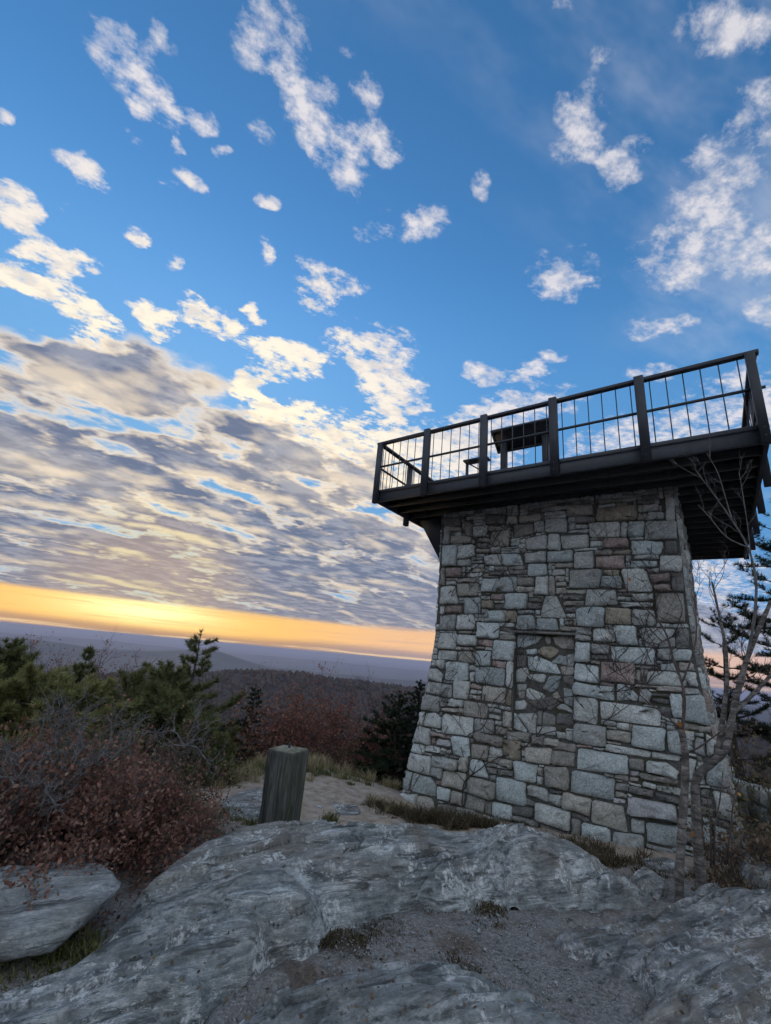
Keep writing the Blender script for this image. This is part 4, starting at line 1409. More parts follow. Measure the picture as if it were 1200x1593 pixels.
# slanted display board on two posts
S = empty('display_board', tuple(dk(-.25, -2.5, FT).tolist()))
tag(S, 'slanted dark display board on two posts seen from behind on the deck', 'sign')
for u in (-.62, .14):
    part('leg', M_PAINT, S, [(u - .055, u + .055, -2.50, -2.40, FT + .002, DZ + 1.12)], .008)
g = Geo()
ti = math.radians(38)
n1 = T_BK * math.cos(ti) - UPZ * math.sin(ti)
n2 = T_BK * math.sin(ti) + UPZ * math.cos(ti)
g.box(dk(-.24, -2.46, DZ + 1.18), (T_RT, n1, n2), (.55, .23, .022), .006)
under(g.obj('panel', M_PAINT), S)
g = Geo()
for (a, b) in ((-.22, .0), (.22, .0)):
    g.box(dk(-.24, -2.46, DZ + 1.18) + n1 * a - n2 * .03, (T_RT, n1, n2), (.56, .022, .03), .005)
for a in (-.54, .54):
    g.box(dk(-.24, -2.46, DZ + 1.18) + T_RT * a - n2 * .03, (T_RT, n1, n2), (.02, .2, .029), .005)
under(g.obj('frame', M_PAINT), S)
# small stand farther in
S = empty('viewing_stand', tuple(dk(-1.3, -2.2, FT).tolist()))
tag(S, 'small dark stand with flat bar top left of the display board on the deck', 'stand')
part('top_bar', M_PAINT, S, [(-1.52, -1.02, -2.32, -2.12, DZ + .96, DZ + 1.0)], .006)
for u in (-1.48, -1.06):
    part('leg', M_PAINT, S, [(u - .02, u + .02, -2.24, -2.20, FT + .002, DZ + .958)], .004)
g = Geo()
g.tube([dk(-1.44, -2.22, DZ + .94), dk(-1.08, -2.22, DZ + .68)], .014, 5)
under(g.obj('brace', M_PAINT), S)

# ------------------------------------------------------------------ timber post on the path
def mat_wood():
    m, N, b = material('weathered_timber', .85, .2)
    P = N.n('ShaderNodeNewGeometry').outputs['Position']
    gr = N.noise(N.mapping(P, scale=(20, 20, 1.6)), 1.0, 8, .72, .9)
    col = N.ramp(gr, [(.3, (.022, .022, .02)), (.48, (.075, .078, .070)), (.72, (.20, .205, .19))])
    ms = N.noise(N.mapping(P, scale=(5, 5, 2)), 1.0, 5, .6)
    col = N.mix(N.smooth(ms, .45, .62, 0, .55), col, (.050, .066, .030))
    up = N.sep(N.n('ShaderNodeNewGeometry').outputs['Normal'])[2]
    col = N.mix(N.smooth(up, .6, .9, 0, .75), col, N.ramp(N.noise(P, 14, 6, .7), [(.35, (.16, .17, .11)), (.65, (.40, .40, .32))]))
    N.put(b.inputs['Base Color'], col)
    bump(N, b, gr, .9, .03)
    return m


M_WOOD = mat_wood()


def timber_post():
    d = 5.45
    top = atd(450, 1165, d)
    zb = float(ground_z(atd(437, 1285, d)[0], d)) - .25
    ang = math.radians(-22)
    ax, ay = np.array([math.cos(ang), math.sin(ang), 0]), np.array([-math.sin(ang), math.cos(ang), 0])
    lean = np.array([-.012, 0.0, 0])
    h = top[2] - zb
    root = empty('timber_post', (float(top[0] + lean[0] * h), float(top[1]), float(zb + .25)))
    tag(root, 'thick weathered square timber post with a bolt in its top, on the path', 'post')
    n, hs = 72, .168
    nz = 46
    V = []
    for i in range(nz):
        t = i / (nz - 1)
        z = zb + h * t
        th_ = np.arange(n) / n * 2 * math.pi
        c, s = np.cos(th_), np.sin(th_)
        k = 1 / np.maximum(np.abs(c), np.abs(s))
        k = np.minimum(k, 1.30)
        sc_ = hs * (1.06 - .06 * t) * (1 if t < .985 else .96)
        px, py = c * k * sc_, s * k * sc_
        nn = fbm(np.stack([px * 30, py * 30, px * 0 + z * 1.6], -1), 4, .6)
        cr = np.clip(fbm(np.stack([px * 15 + 5, py * 15, px * 0 + z * .9], -1), 4) - .16, 0, 1)
        f = 1 + .03 * nn - .40 * cr - (.05 * np.clip(fbm(np.stack([px * 9, py * 9, px * 0 + 3.3], -1), 2), 0, 1) if t > .9 else 0)
        pos = top + lean * (top[2] - z)
        V.append(pos * [1, 1, 0] + ax * (px * f)[:, None] + ay * (py * f)[:, None] + UPZ * z)
    V = np.concatenate(V)
    Q = [(i * n + j, i * n + (j + 1) % n, (i + 1) * n + (j + 1) % n, (i + 1) * n + j) for i in range(nz - 1) for j in range(n)]
    V = np.concatenate([V, [top + UPZ * .012]])
    T = [((nz - 1) * n + j, (nz - 1) * n + (j + 1) % n, nz * n) for j in range(n)]
    under(mesh_obj('timber', V, T, Q, M_WOOD), root)
    g = Geo()
    g.tube([top + UPZ * .0, top + UPZ * .05, top + UPZ * .062], [.012, .012, .006], 8)
    under(g.obj('bolt', M_METAL), root)


timber_post()

# low dry-laid wall behind the tower on the right
def low_wall():
    r = np.random.default_rng(5)
    a, b = atd(1128, 1222, 9.5), atd(1260, 1262, 8.0)
    root = empty('stone_wall', tuple(((a + b) / 2).tolist()))
    tag(root, 'low wall of grey stone blocks behind the right corner of the tower', 'wall')
    d = (b - a) * [1, 1, 0]
    L = np.linalg.norm(d)
    d /= L
    nrm = np.array([-d[1], d[0], 0])
    for row in range(3):
        x = -.2 * row
        while x < L:
            w = r.uniform(.28, .55)
            g = Geo()
            c = a + (b - a) * ((x + w / 2) / L)
            c = c + UPZ * (.02 - .2 * row)
            g.box(c + nrm * r.uniform(-.02, .02), (d, nrm, UPZ), (w / 2 - .012, .17, .088), .02)
            under(g.obj('block', STONE[r.choice(list('gbgd'))]), root)
            x += w


low_wall()


# ------------------------------------------------------------------ vegetation
def mat_leaf(name, cols, rough=.7, trans=.25):
    m, N, b = material(name, rough, .2)
    g = N.n('ShaderNodeNewGeometry')
    isl = g.outputs['Random Per Island']
    P = g.outputs['Position']
    n = N.noise(P, 2.6, 3, .6)
    f = N.math('ADD', N.math('MULTIPLY', isl, .6), N.math('MULTIPLY', n, .4))
    k = len(cols)
    col = N.ramp(f, [(.12 + .76 * i / (k - 1), c) for i, c in enumerate(cols)])
    N.put(b.inputs['Base Color'], col)
    if trans:
        tr = N.n('ShaderNodeBsdfTranslucent')
        N.put(tr.inputs[0], col)
        ms = N.n('ShaderNodeMixShader')
        ms.inputs[0].default_value = trans
        out = N.t.nodes['Material Output']
        N.t.links.new(b.outputs[0], ms.inputs[1])
        N.t.links.new(tr.outputs[0], ms.inputs[2])
        N.t.links.new(ms.outputs[0], out.inputs[0])
    return m


def mat_bark(name, a, bcol, scale=20, stretch=.25):
    m, N, b = material(name, .9, .15)
    P = N.n('ShaderNodeNewGeometry').outputs['Position']
    n = N.noise(N.mapping(P, scale=(1, 1, stretch)), scale, 6, .7)
    N.put(b.inputs['Base Color'], N.ramp(n, [(.32, a), (.68, bcol)]))
    bump(N, b, n, .6, .01)
    return m


def mat_birch():
    m, N, b = material('birch_bark', .75, .25)
    P = N.n('ShaderNodeNewGeometry').outputs['Position']
    n = N.noise(N.mapping(P, scale=(1, 1, 2.6)), 11, 6, .7, .5)
    col = N.ramp(n, [(.32, (.042, .037, .033)), (.5, (.13, .12, .108)), (.66, (.29, .275, .255))])
    ln = N.noise(N.mapping(P, scale=(5, 5, 42)), 1.0, 4, .6)
    col = N.mix(N.smooth(ln, .54, .60, 0, .9), col, (.05, .045, .04))
    big = N.noise(P, 4.5, 4, .6)
    col = N.mix(N.smooth(big, .56, .66, 0, .8), col, (.085, .08, .075))
    N.put(b.inputs['Base Color'], col)
    bump(N, b, n, .5, .008)
    return m


M_NEED = mat_leaf('pine_needles', [(.07, .082, .036), (.15, .165, .066), (.25, .255, .11)], .6, .3)
M_NEED_Y = mat_leaf('pine_needles_light', [(.11, .115, .045), (.23, .23, .085), (.36, .34, .145)], .6, .2)
M_NEED_D = mat_leaf('spruce_needles', [(.012, .022, .014), (.032, .052, .030), (.06, .088, .046)], .6, .1)
M_RED = mat_leaf('red_brown_leaves', [(.085, .048, .036), (.18, .088, .066), (.27, .14, .10), (.34, .25, .185)])
M_RED2 = mat_leaf('dull_red_leaves', [(.14, .06, .045), (.29, .12, .085), (.42, .21, .14)])
M_ORANGE = mat_leaf('orange_leaves', [(.18, .085, .030), (.36, .17, .055), (.50, .27, .09)])
M_GREENBR = mat_leaf('olive_leaves', [(.05, .055, .022), (.10, .105, .04), (.17, .15, .065)])
M_BROWN = mat_leaf('brown_leaves', [(.08, .056, .036), (.17, .12, .075), (.27, .20, .13)])
M_BARK = mat_bark('dark_bark', (.030, .025, .021), (.105, .092, .08))
M_TWIG = mat_bark('grey_twigs', (.07, .068, .066), (.21, .21, .205), 30)
M_TWIGB = mat_bark('brown_twigs', (.045, .035, .031), (.14, .11, .10), 30)
M_VINE = mat_bark('vine_stem', (.028, .024, .022), (.095, .08, .074), 30)
M_BIRCH = mat_birch()
M_GRASS = mat_leaf('dry_grass', [(.15, .125, .068), (.33, .28, .155), (.54, .47, .30)], .8, .2)
M_MAT = mat_leaf('matted_grass', [(.035, .030, .018), (.085, .070, .040), (.16, .13, .08)], .8, .15)
M_GRASSG = mat_leaf('green_grass', [(.045, .06, .022), (.11, .125, .044), (.22, .21, .09)], .8, .2)


def rand_dirs(r, n):
    v = r.normal(0, 1, (n, 3))
    return v / np.linalg.norm(v, axis=1, keepdims=True)


def leaves(g, C, r, size, up=.3, elong=1.7):
    """folded diamond leaves at the points C"""
    n = len(C)
    if not n:
        return
    a = rand_dirs(r, n) + np.array([0, 0, up])
    a /= np.linalg.norm(a, axis=1, keepdims=True)
    b = np.cross(a, rand_dirs(r, n))
    b /= np.linalg.norm(b, axis=1, keepdims=True) + 1e-9
    c = np.cross(a, b)
    s = size * r.uniform(.55, 1.25, (n, 1))
    V = np.stack([C, C + a * s * elong * .5 + b * s * .5 + c * s * .12, C + a * s * elong, C + a * s * elong * .5 - b * s * .5 + c * s * .12], 1).reshape(-1, 3)
    i = np.arange(n)[:, None] * 4
    g.add(V, np.concatenate([i + [0, 1, 2], i + [0, 2, 3]], 0))


def needles(g, C, Dv, r, per, length, width, spread=.75):
    """tufts of needles at C pointing along Dv"""
    n = len(C)
    if not n:
        return
    C2 = np.repeat(C, per, 0)
    d = np.repeat(Dv, per, 0) + rand_dirs(r, n * per) * spread
    d /= np.linalg.norm(d, axis=1, keepdims=True)
    s = np.cross(d, rand_dirs(r, n * per))
    s /= np.linalg.norm(s, axis=1, keepdims=True) + 1e-9
    L = length * r.uniform(.6, 1.2, (n * per, 1))
    V = np.stack([C2 - s * width, C2 + s * width, C2 + d * L], 1).reshape(-1, 3)
    g.add(V, np.arange(n * per * 3).reshape(-1, 3))


def polyl(p, d, L, n, r, wob=.12, lift=0.0):
    """wandering polyline"""
    pts = [np.array(p, float)]
    d = np.array(d, float)
    for i in range(n):
        d = d + r.normal(0, wob, 3) + np.array([0, 0, lift])
        d = d / np.linalg.norm(d)
        pts.append(pts[-1] + d * L / n)
    return np.array(pts)


def pine(name, top, h, rad, r, label, mat, group='pines on the slope behind the path', per=20, nl=.12, whorl=.15, lift=.10, prof=None, dens=1.35, taper=.8, wn=.0075):
    top = np.array(top, float)
    base = top - UPZ * h
    root = empty(name, tuple(base.tolist()))
    tag(root, label, 'tree', group)
    gt, gn = Geo(), Geo()
    tp = np.array([base + UPZ * h * t + np.array([math.sin(t * 5 + top[0]), math.cos(t * 4 + top[1]), 0]) * .05 * h / 3 * math.sin(math.pi * t) for t in np.linspace(0, 1, 9)])
    gt.tube(tp, np.linspace(.022 * h, .006, 9), 7)
    C, Dv = [], []
    prof = prof or (lambda t: (1 - t) ** taper * .95 + .06)
    z = .12
    while z < .985:
        nb = int(r.integers(3, 6))
        a0 = r.uniform(0, 6.28)
        for k in range(nb):
            a = a0 + k * 6.283 / nb + r.uniform(-.4, .4)
            L = rad * prof(z) * r.uniform(.55, 1.2)
            el = math.radians(r.uniform(-8, 22) + 38 * max(0, z - .55))
            p0 = np.array([np.interp(z, np.linspace(0, 1, 9), tp[:, q]) for q in range(3)])
            d = np.array([math.cos(a) * math.cos(el), math.sin(a) * math.cos(el), math.sin(el)])
            b = polyl(p0, d, L, 5, r, .10, lift)
            gt.tube(b, np.linspace(max(.004, L * .018), .002, 6), 4, False)
            m = max(2, int(L / .085 * dens))
            for q in range(m):
                t = .25 + .75 * (q + r.random()) / m
                i = min(4, int(t * 5))
                p = b[i] + (b[i + 1] - b[i]) * (t * 5 - i)
                dd = b[i + 1] - b[i]
                dd = dd / np.linalg.norm(dd)
                for s in (-1, 1):
                    sd = np.cross(dd, UPZ) * s * r.uniform(.5, 1.0) + dd * r.uniform(.4, .9) + UPZ * r.uniform(-.05, .45)
                    sd /= np.linalg.norm(sd)
                    ll = L * .33 * r.uniform(.3, 1.0) * (1.1 - t * .7)
                    for w in np.arange(.0, 1.01, max(.18, .06 / max(ll, .02))):
                        C.append(p + sd * ll * w)
                        Dv.append(sd + UPZ * .25)
            C.append(b[-1])
            Dv.append(b[-1] - b[-2])
        z += whorl / h * r.uniform(.7, 1.25)
    for t in (.9, .94, .98, 1.0):
        C.append(base + UPZ * h * t)
        Dv.append(UPZ * 1.0)
    C = np.array(C)
    Dv = np.array(Dv)
    Dv = Dv / (np.linalg.norm(Dv, axis=1, keepdims=True) + 1e-9)
    needles(gn, C, Dv, r, per, nl, wn, .85)
    under(gt.obj('trunk', M_BARK), root)
    under(gn.obj('crown', mat), root)
    return root


def shrub(name, base, h, rad, r, label, leafmat, twigmat, nst=12, nleaf=4000, lsize=.03, group=None, cat='shrub', depth=3, lift=.06, flat=.9, twig_r=.008, spread=1.0, stemname='stems', crownname='leaves', wob=.2, hs=.8):
    base = np.array(base, float)
    root = empty(name, tuple(base.tolist()))
    tag(root, label, cat, group)
    gt, gl = Geo(), Geo()
    pts, wts = [], []

    term = []

    def grow(p, d, L, rd, lv):
        n = 5 if lv == 0 else 4
        b = polyl(p, d, L, n, r, wob, lift)
        gt.tube(b, np.linspace(rd, rd * .45, n + 1), 5 if lv == 0 else 3, False)
        if lv >= depth - 2:
            for i in range(1, n + 1):
                pts.append(b[i])
                wts.append((lv + 1) ** 2)
        for i in range(1, n + 1):
            for _ in range(int(r.integers(1, 3))):
                dd = b[i] - b[i - 1]
                dd = dd / np.linalg.norm(dd) + rand_dirs(r, 1)[0] * .85
                dd /= np.linalg.norm(dd)
                ll = L * r.uniform(.32, .55)
                if lv + 1 < depth:
                    grow(b[i], dd, ll, rd * .5, lv + 1)
                else:
                    term.append((*b[i], *dd, ll, rd * .5))

    for k in range(nst):
        a = k * 2.4 + r.uniform(-.4, .4)
        rr = math.sqrt((k + .5) / nst)
        d = np.array([math.cos(a) * rr * rad * spread, math.sin(a) * rr * rad * spread, h * flat * (1.05 - .45 * rr)])
        L = np.linalg.norm(d) * r.uniform(.75, 1.05)
        grow(base + np.array([math.cos(a), math.sin(a), 0]) * rr * rad * .25, d / np.linalg.norm(d), L * hs, twig_r, 0)
    if term:
        tm = np.array(term)
        tt = np.linspace(0, 1, 4)[None, :, None]
        Pb = tm[:, None, :3] + tm[:, None, 3:6] * tm[:, None, 6:7] * tt + np.cumsum(r.normal(0, 1, (len(tm), 4, 3)), 1) * tm[:, None, 6:7] * .07 * np.minimum(tt * 4, 1)
        Pb[:, :, 2] += tm[:, None, 6] * lift * tt[:, :, 0] ** 2 * 2
        gt.tubes(Pb, tm[:, 7:8] * np.linspace(1, .5, 4)[None])
        pts.extend(Pb[:, 1:].reshape(-1, 3))
        wts.extend([(depth + 1) ** 2] * (len(tm) * 3))
    under(gt.obj(stemname, twigmat), root)
    P = np.array(pts)
    w = np.array(wts, float)
    idx = r.choice(len(P), nleaf, p=w / w.sum())
    C = P[idx] + r.normal(0, lsize * 1.6, (nleaf, 3))
    C = C[C[:, 2] > base[2] + .02]
    leaves(gl, C, r, lsize)
    if leafmat is not None and nleaf > 0:
        under(gl.obj(crownname, leafmat), root)
    return root


def rg(k):
    return np.random.default_rng(k)


# trees on the slope behind the path, left to right
BROAD = lambda t: max(0.0, (1 - t) / .88) ** .5
pine('pine_tree', atd(24, 1000, 10.5), 3.4, 1.75, rg(1), 'dark pine with upright shoots at the left edge of the picture', M_NEED, lift=.16, prof=lambda t: max(0, 1 - t) ** .62)
pine('pine_tree', atd(-45, 1045, 8.0), 2.5, 1.6, rg(2), 'bushy yellow-green pine cut by the left picture edge', M_NEED_Y, lift=.12, prof=BROAD)
pine('pine_tree', atd(60, 1052, 8.3), 2.4, 1.6, rg(3), 'broad bushy yellow-green pine above the wide red-brown shrub', M_NEED_Y, lift=.12, prof=BROAD)
pine('pine_tree', atd(140, 1010, 11.0), 3.5, .9, rg(4), 'slim pine tip rising between two thin reddish trees', M_NEED, lift=.16, prof=lambda t: max(0, 1 - t) ** .75)
pine('pine_tree', atd(125, 1075, 7.9), 2.2, 1.4, rg(12), 'light green bushy pine below the slim pine tip', M_NEED_Y, lift=.12, prof=BROAD)
pine('pine_tree', atd(205, 1052, 9.3), 2.7, 1.5, rg(5), 'dense dark green pine left of the tall ragged pine', M_NEED, lift=.1, prof=BROAD)
pine('pine_tree', atd(258, 1040, 9.9), 2.9, 1.5, rg(14), 'full green pine left of the tall ragged pine trunk', M_NEED, lift=.1, prof=BROAD)
pine('pine_tree', atd(313, 984, 10.4), 3.7, 2.0, rg(6), 'tall ragged pine rising highest left of the timber post', M_NEED, lift=.10, whorl=.25, prof=lambda t: max(0, 1 - t) ** .72 * (.75 + .25 * math.sin(t * 29)))
pine('pine_tree', atd(262, 1085, 8.6), 2.3, 1.35, rg(7), 'low dark pine at the foot of the tall ragged pine', M_NEED, lift=.08, prof=BROAD)
pine('pine_tree', atd(318, 1115, 8.2), 2.0, 1.1, rg(13), 'dark low pine behind the right end of the left thicket', M_NEED, lift=.08, prof=BROAD)
pine('spruce_tree', atd(398, 1068, 11.0), 2.9, .85, rg(8), 'small narrow dark spruce just above the timber post', M_NEED_D, taper=.8, lift=-.02, nl=.06, whorl=.10, group=None)
pine('spruce_tree', atd(345, 1125, 9.6), 2.0, .9, rg(9), 'low dark spruce left of the timber post', M_NEED_D, lift=-.02, nl=.06, whorl=.10, group=None)
pine('spruce_tree', atd(622, 1078, 10.2), 2.5, 1.1, rg(10), 'dark bushy evergreen against the left corner of the tower', M_NEED_D, lift=.03, nl=.065, whorl=.10, taper=.55, group=None)
pine('spruce_tree', atd(655, 1060, 11.2), 2.8, .7, rg(11), 'dark evergreen half hidden behind the tower left corner', M_NEED_D, lift=.03, nl=.065, whorl=.10, taper=.6, group=None)


def bare(px, py, d, h, rad, seed, label, n=260, mat=None, ls=.035, tw=None, nst=5):
    t = atd(px, py, d)
    return shrub('bare_tree', t - UPZ * h, h, rad, rg(seed), label, mat or M_RED2, tw or M_TWIGB, nst, n, ls, None, 'tree', 3, .10, 1.15, .016, .8, 'branches', 'crown', wob=.16, hs=.74)


bare(88, 988, 12.0, 3.6, .95, 31, 'thin reddish tree behind the yellow-green pines', 2200, ls=.03, nst=9)
bare(190, 1000, 11.5, 3.4, .95, 32, 'thin tree with russet tips left of the tall ragged pine', 2000, ls=.03, nst=9)
bare(633, 1046, 12.0, 2.8, .7, 33, 'bare twiggy sapling rising beside the tower left edge', 60)
bare(700, 1060, 13.0, 2.9, .9, 34, 'bare sapling hidden behind the tower left corner', 60)
for (x, y, d, h, rad, seed, n, lab) in [(440, 1078, 10.5, 2.2, .75, 41, 4200, 'sparse dull red bush directly above the timber post'), (495, 1070, 11.5, 2.5, 1.05, 42, 6500, 'wide dull red bush with dark stems right of the timber post'),
                                        (560, 1088, 11.0, 2.2, .85, 43, 4500, 'dull red bush left of the dark evergreen by the tower'), (600, 1100, 12.5, 2.4, .9, 46, 2600, 'thin russet bush behind the dark evergreen by the tower')]:
    t = atd(x, y, d)
    shrub('red_bush', t - UPZ * h, h, rad, rg(seed), lab, M_RED2, M_BARK, 12, n, .034, 'red bushes beyond the path', 'bush', 3, .07, 1.1, .012)
t = atd(372, 1105, 9.8)
shrub('orange_bush', t - UPZ * 1.9, 1.9, .7, rg(51), 'orange leaved bush between spruces left of the timber post', M_ORANGE, M_BARK, 9, 1100, .036, None, 'bush')
t = atd(352, 1075, 10.6)
shrub('orange_bush', t - UPZ * 2.2, 2.2, .5, rg(52), 'small rusty bush against the right side of the tall ragged pine', M_ORANGE, M_BARK, 7, 420, .032, None, 'bush')
t = atd(150, 1075, 8.2)
shrub('olive_bush', t - UPZ * 1.9, 1.9, 1.1, rg(53), 'olive green bush filling the gap under the slim pine tip', M_GREENBR, M_BARK, 12, 2600, .036, None, 'bush')
t = atd(310, 1150, 7.6)
shrub('olive_bush', t - UPZ * 1.4, 1.4, .75, rg(54), 'dark olive bush behind the red shrub right end', M_GREENBR, M_BARK, 11, 2000, .034, None, 'bush')
t = atd(575, 1150, 9.6)
shrub('brown_bush', t - UPZ * 1.2, 1.2, .5, rg(55), 'low tawny bush at the grass edge beside the dark evergreen', M_BROWN, M_TWIGB, 8, 900, .03, None, 'bush')
t = atd(450, 1135, 9.8)
shrub('brown_bush', t - UPZ * 1.4, 1.4, .6, rg(56), 'brown bush behind the top of the timber post', M_BROWN, M_TWIGB, 8, 900, .03, None, 'bush')
t = atd(525, 1130, 10.2)
shrub('brown_bush', t - UPZ * 1.4, 1.4, .7, rg(57), 'brown bush below the wide dull red bush', M_BROWN, M_TWIGB, 8, 900, .03, None, 'bush')

# big red-brown shrubs close by on the left
FG = 'red-brown shrubs beside the ledge'


def fg(px, py, d, h, rad, seed, n, lab, mat=M_RED, tw=M_TWIG, ls=.021, nst=20):
    t = atd(px, py, d)
    shrub('red_shrub', t - UPZ * h, h, rad, rg(seed), lab, mat, tw, nst, int(n * 2.2), ls, FG, 'shrub', 3, .03, 1.0, .0075, 1.15)


fg(205, 1170, 4.75, 1.0, .60, 61, 8500, 'dark red shrub nearest the timber post beside the ledge')
fg(218, 1112, 5.4, 1.25, .45, 62, 2600, 'tallest red tipped shrub spike of the left thicket')
fg(85, 1180, 4.6, .98, .78, 63, 9500, 'wide red-brown shrub over the flat boulder')
fg(-40, 1165, 4.5, 1.0, .75, 64, 6500, 'red-brown shrub cut by the left picture edge')
fg(130, 1140, 5.5, 1.15, .9, 65, 3600, 'thin grey twigged shrub behind the wide red-brown shrub', M_GREENBR)
fg(270, 1195, 5.3, .85, .45, 66, 3200, 'brownish shrub at the right end of the thicket by the path', M_BROWN)
fg(20, 1140, 5.8, 1.2, .9, 67, 4200, 'grey twigged shrub with red tips at the left edge behind the others', M_RED2)


def dead_branch(px, seed, lab, d=4.35, n=6, mat=M_TWIG, L=.34):
    r = rg(seed)
    p = atd(px[0], px[1], d)
    root = empty('dead_branch', tuple(p.tolist()))
    tag(root, lab, 'branch', 'pale dead branches in the shrubs')
    g = Geo()

    def gr(p, dd, L, rd, lv):
        b = polyl(p, dd, L, 6, r, .32, .02)
        g.tube(b, np.linspace(rd, rd * .5, 7), 5, False)
        if lv < 3:
            for i in range(2, 7):
                if r.random() < .8:
                    q = (b[i] - b[i - 1]) / np.linalg.norm(b[i] - b[i - 1]) + rand_dirs(r, 1)[0] * .9
                    gr(b[i], q / np.linalg.norm(q), L * .5, rd * .6, lv + 1)
    for k in range(n):
        a = rand_dirs(r, 1)[0] * .8 + np.array([0, -.2, .7])
        gr(p, a / np.linalg.norm(a), L, .008, 0)
    under(g.obj('twigs', mat), root)


dead_branch((80, 1235), 71, 'pale lichen grey branches low in the left thicket')
dead_branch((25, 1215), 72, 'pale grey forked twigs at the left picture edge')
dead_branch((150, 1190), 73, 'pale grey twigs in the middle of the left thicket', 4.7)
dead_branch((290, 1160), 74, 'pale bare twigs at the right top of the left thicket', 5.2)
dead_branch((90, 1160), 75, 'pale bare twigs on top of the left thicket', 5.0)

# ------------------------------------------------------------------ right side: birch, pine, undergrowth
def traced_tree():
    d0 = 5.15
    r = rg(81)
    root = empty('birch_tree', tuple(atd(1080, 1392, d0).tolist()))
    tag(root, 'leafless birch with two pale slender trunks at the tower right corner', 'tree')

    def line(pts, r0, r1, mat, name, sides=8, dd=0.0, sway=.0):
        n = len(pts)
        P = np.array([atd(x, y, d0 + dd + sway * i / max(1, n - 1)) for i, (x, y) in enumerate(pts)])
        # smooth
        t = np.linspace(0, n - 1, (n - 1) * 4 + 1)
        Pi = np.stack([np.interp(t, np.arange(n), P[:, k]) for k in range(3)], -1)
        for _ in range(3):
            Pi[1:-1] = (Pi[:-2] + 2 * Pi[1:-1] + Pi[2:]) / 4
        g = Geo()
        rad = np.linspace(r0, r1, len(Pi)) * (1 + .06 * np.sin(np.arange(len(Pi)) * 1.7))
        g.tube(Pi, rad, sides)
        under(g.obj(name, mat, smooth=True), root)
        return Pi
    tw = Geo()

    def twigs(Pi, n, L, rd, up=.35, lv=0, t0=.3):
        for _ in range(n):
            i = int(len(Pi) * r.uniform(t0, .98))
            i = min(max(i, 1), len(Pi) - 1)
            dd = Pi[i] - Pi[i - 1]
            dd = dd / (np.linalg.norm(dd) + 1e-9) * .7 + rand_dirs(r, 1)[0] * [1, .7, .7] * .75 + UPZ * up
            dd /= np.linalg.norm(dd)
            b = polyl(Pi[i], dd, L * r.uniform(.5, 1.1), 6, r, .16, .05)
            tw.tube(b, np.linspace(rd, rd * .45, 7), 4, False)
            if lv < 2:
                twigs(b, 4 if lv == 0 else 3, L * .5, rd * .62, up, lv + 1)
    A = line([(1058, 1408), (1056, 1372), (1060, 1310), (1064, 1250), (1067, 1200), (1066, 1165), (1060, 1135)], .036, .027, M_BIRCH, 'trunk')
    B = line([(1094, 1392), (1090, 1360), (1085, 1310), (1083, 1262), (1081, 1225), (1086, 1203), (1108, 1187), (1126, 1172), (1134, 1150), (1140, 1110), (1150, 1066), (1163, 1022), (1180, 980), (1200, 935)], .043, .016, M_BIRCH, 'trunk', dd=.12)
    B2 = line([(1116, 1182), (1120, 1150), (1126, 1110), (1132, 1060), (1130, 1010), (1120, 960), (1108, 905)], .026, .008, M_BIRCH, 'limb', 6, .12, .15)
    B3 = line([(1140, 1110), (1172, 1080), (1200, 1050), (1230, 1020)], .02, .012, M_BIRCH, 'limb', 6, .12, .1)
    A2 = line([(1061, 1140), (1066, 1095), (1062, 1060), (1048, 1030), (1040, 990), (1022, 962), (985, 930), (968, 905)], .015, .005, M_TWIGB, 'limb', 5, .0, .35)
    A3 = line([(1060, 1138), (1040, 1115), (1012, 1096), (992, 1078), (968, 1050), (948, 1020), (925, 995)], .010, .003, M_TWIGB, 'limb', 5, .0, .3)
    A4 = line([(1062, 1060), (1078, 1020), (1085, 985), (1082, 940), (1078, 900)], .009, .003, M_TWIGB, 'limb', 5, .0, .2)
    A5 = line([(994, 1082), (1002, 1050), (1006, 1020), (1018, 1000)], .006, .002, M_TWIGB, 'limb', 4, .1, .1)
    A6 = line([(1070, 1170), (1085, 1165), (1105, 1150), (1122, 1138)], .008, .005, M_TWIGB, 'limb', 4)
    U1 = line([(1163, 1022), (1175, 960), (1178, 900), (1165, 850), (1140, 810), (1115, 775), (1085, 735)], .014, .004, M_TWIG, 'limb', 5, .12, -.3)
    U2 = line([(1165, 852), (1130, 838), (1105, 805), (1086, 785)], .007, .003, M_TWIG, 'limb', 4, -.1, -.1)
    U3 = line([(1140, 812), (1128, 770), (1118, 735), (1100, 705)], .007, .003, M_TWIG, 'limb', 4, -.1, -.1)
    U4 = line([(1170, 880), (1165, 830), (1158, 780), (1150, 735)], .007, .003, M_TWIG, 'limb', 4, -.1, -.1)
    for P_, n, L, rd in ((A2, 7, .42, .0032), (A3, 9, .36, .0028), (A4, 6, .36, .003), (A5, 4, .22, .0022), (B2, 7, .42, .0034), (B, 5, .5, .004), (B3, 4, .45, .0036)):
        twigs(P_, n, L, rd)
    tag(under(tw.obj('twigs', M_TWIGB), root), None, None, kind='stuff')
    tw = Geo()
    for P_, n, L, rd in ((U1, 9, .30, .003), (U2, 4, .22, .0026), (U3, 4, .22, .0026), (U4, 5, .22, .0026)):
        twigs(P_, n, L, rd, .3, 1)
    tag(under(tw.obj('twigs', M_TWIG), root), None, None, kind='stuff')
    gl = Geo()
    C = np.array([atd(x, y, d0 - .02) for (x, y) in [(1060, 1132), (1064, 1134), (1080, 1294), (1140, 1295), (1148, 1232), (1160, 1238), (1132, 1305), (981, 905)]])
    leaves(gl, C, r, .034)
    under(gl.obj('leaves', M_ORANGE), root)
    # thin suckers round the foot
    g = Geo()
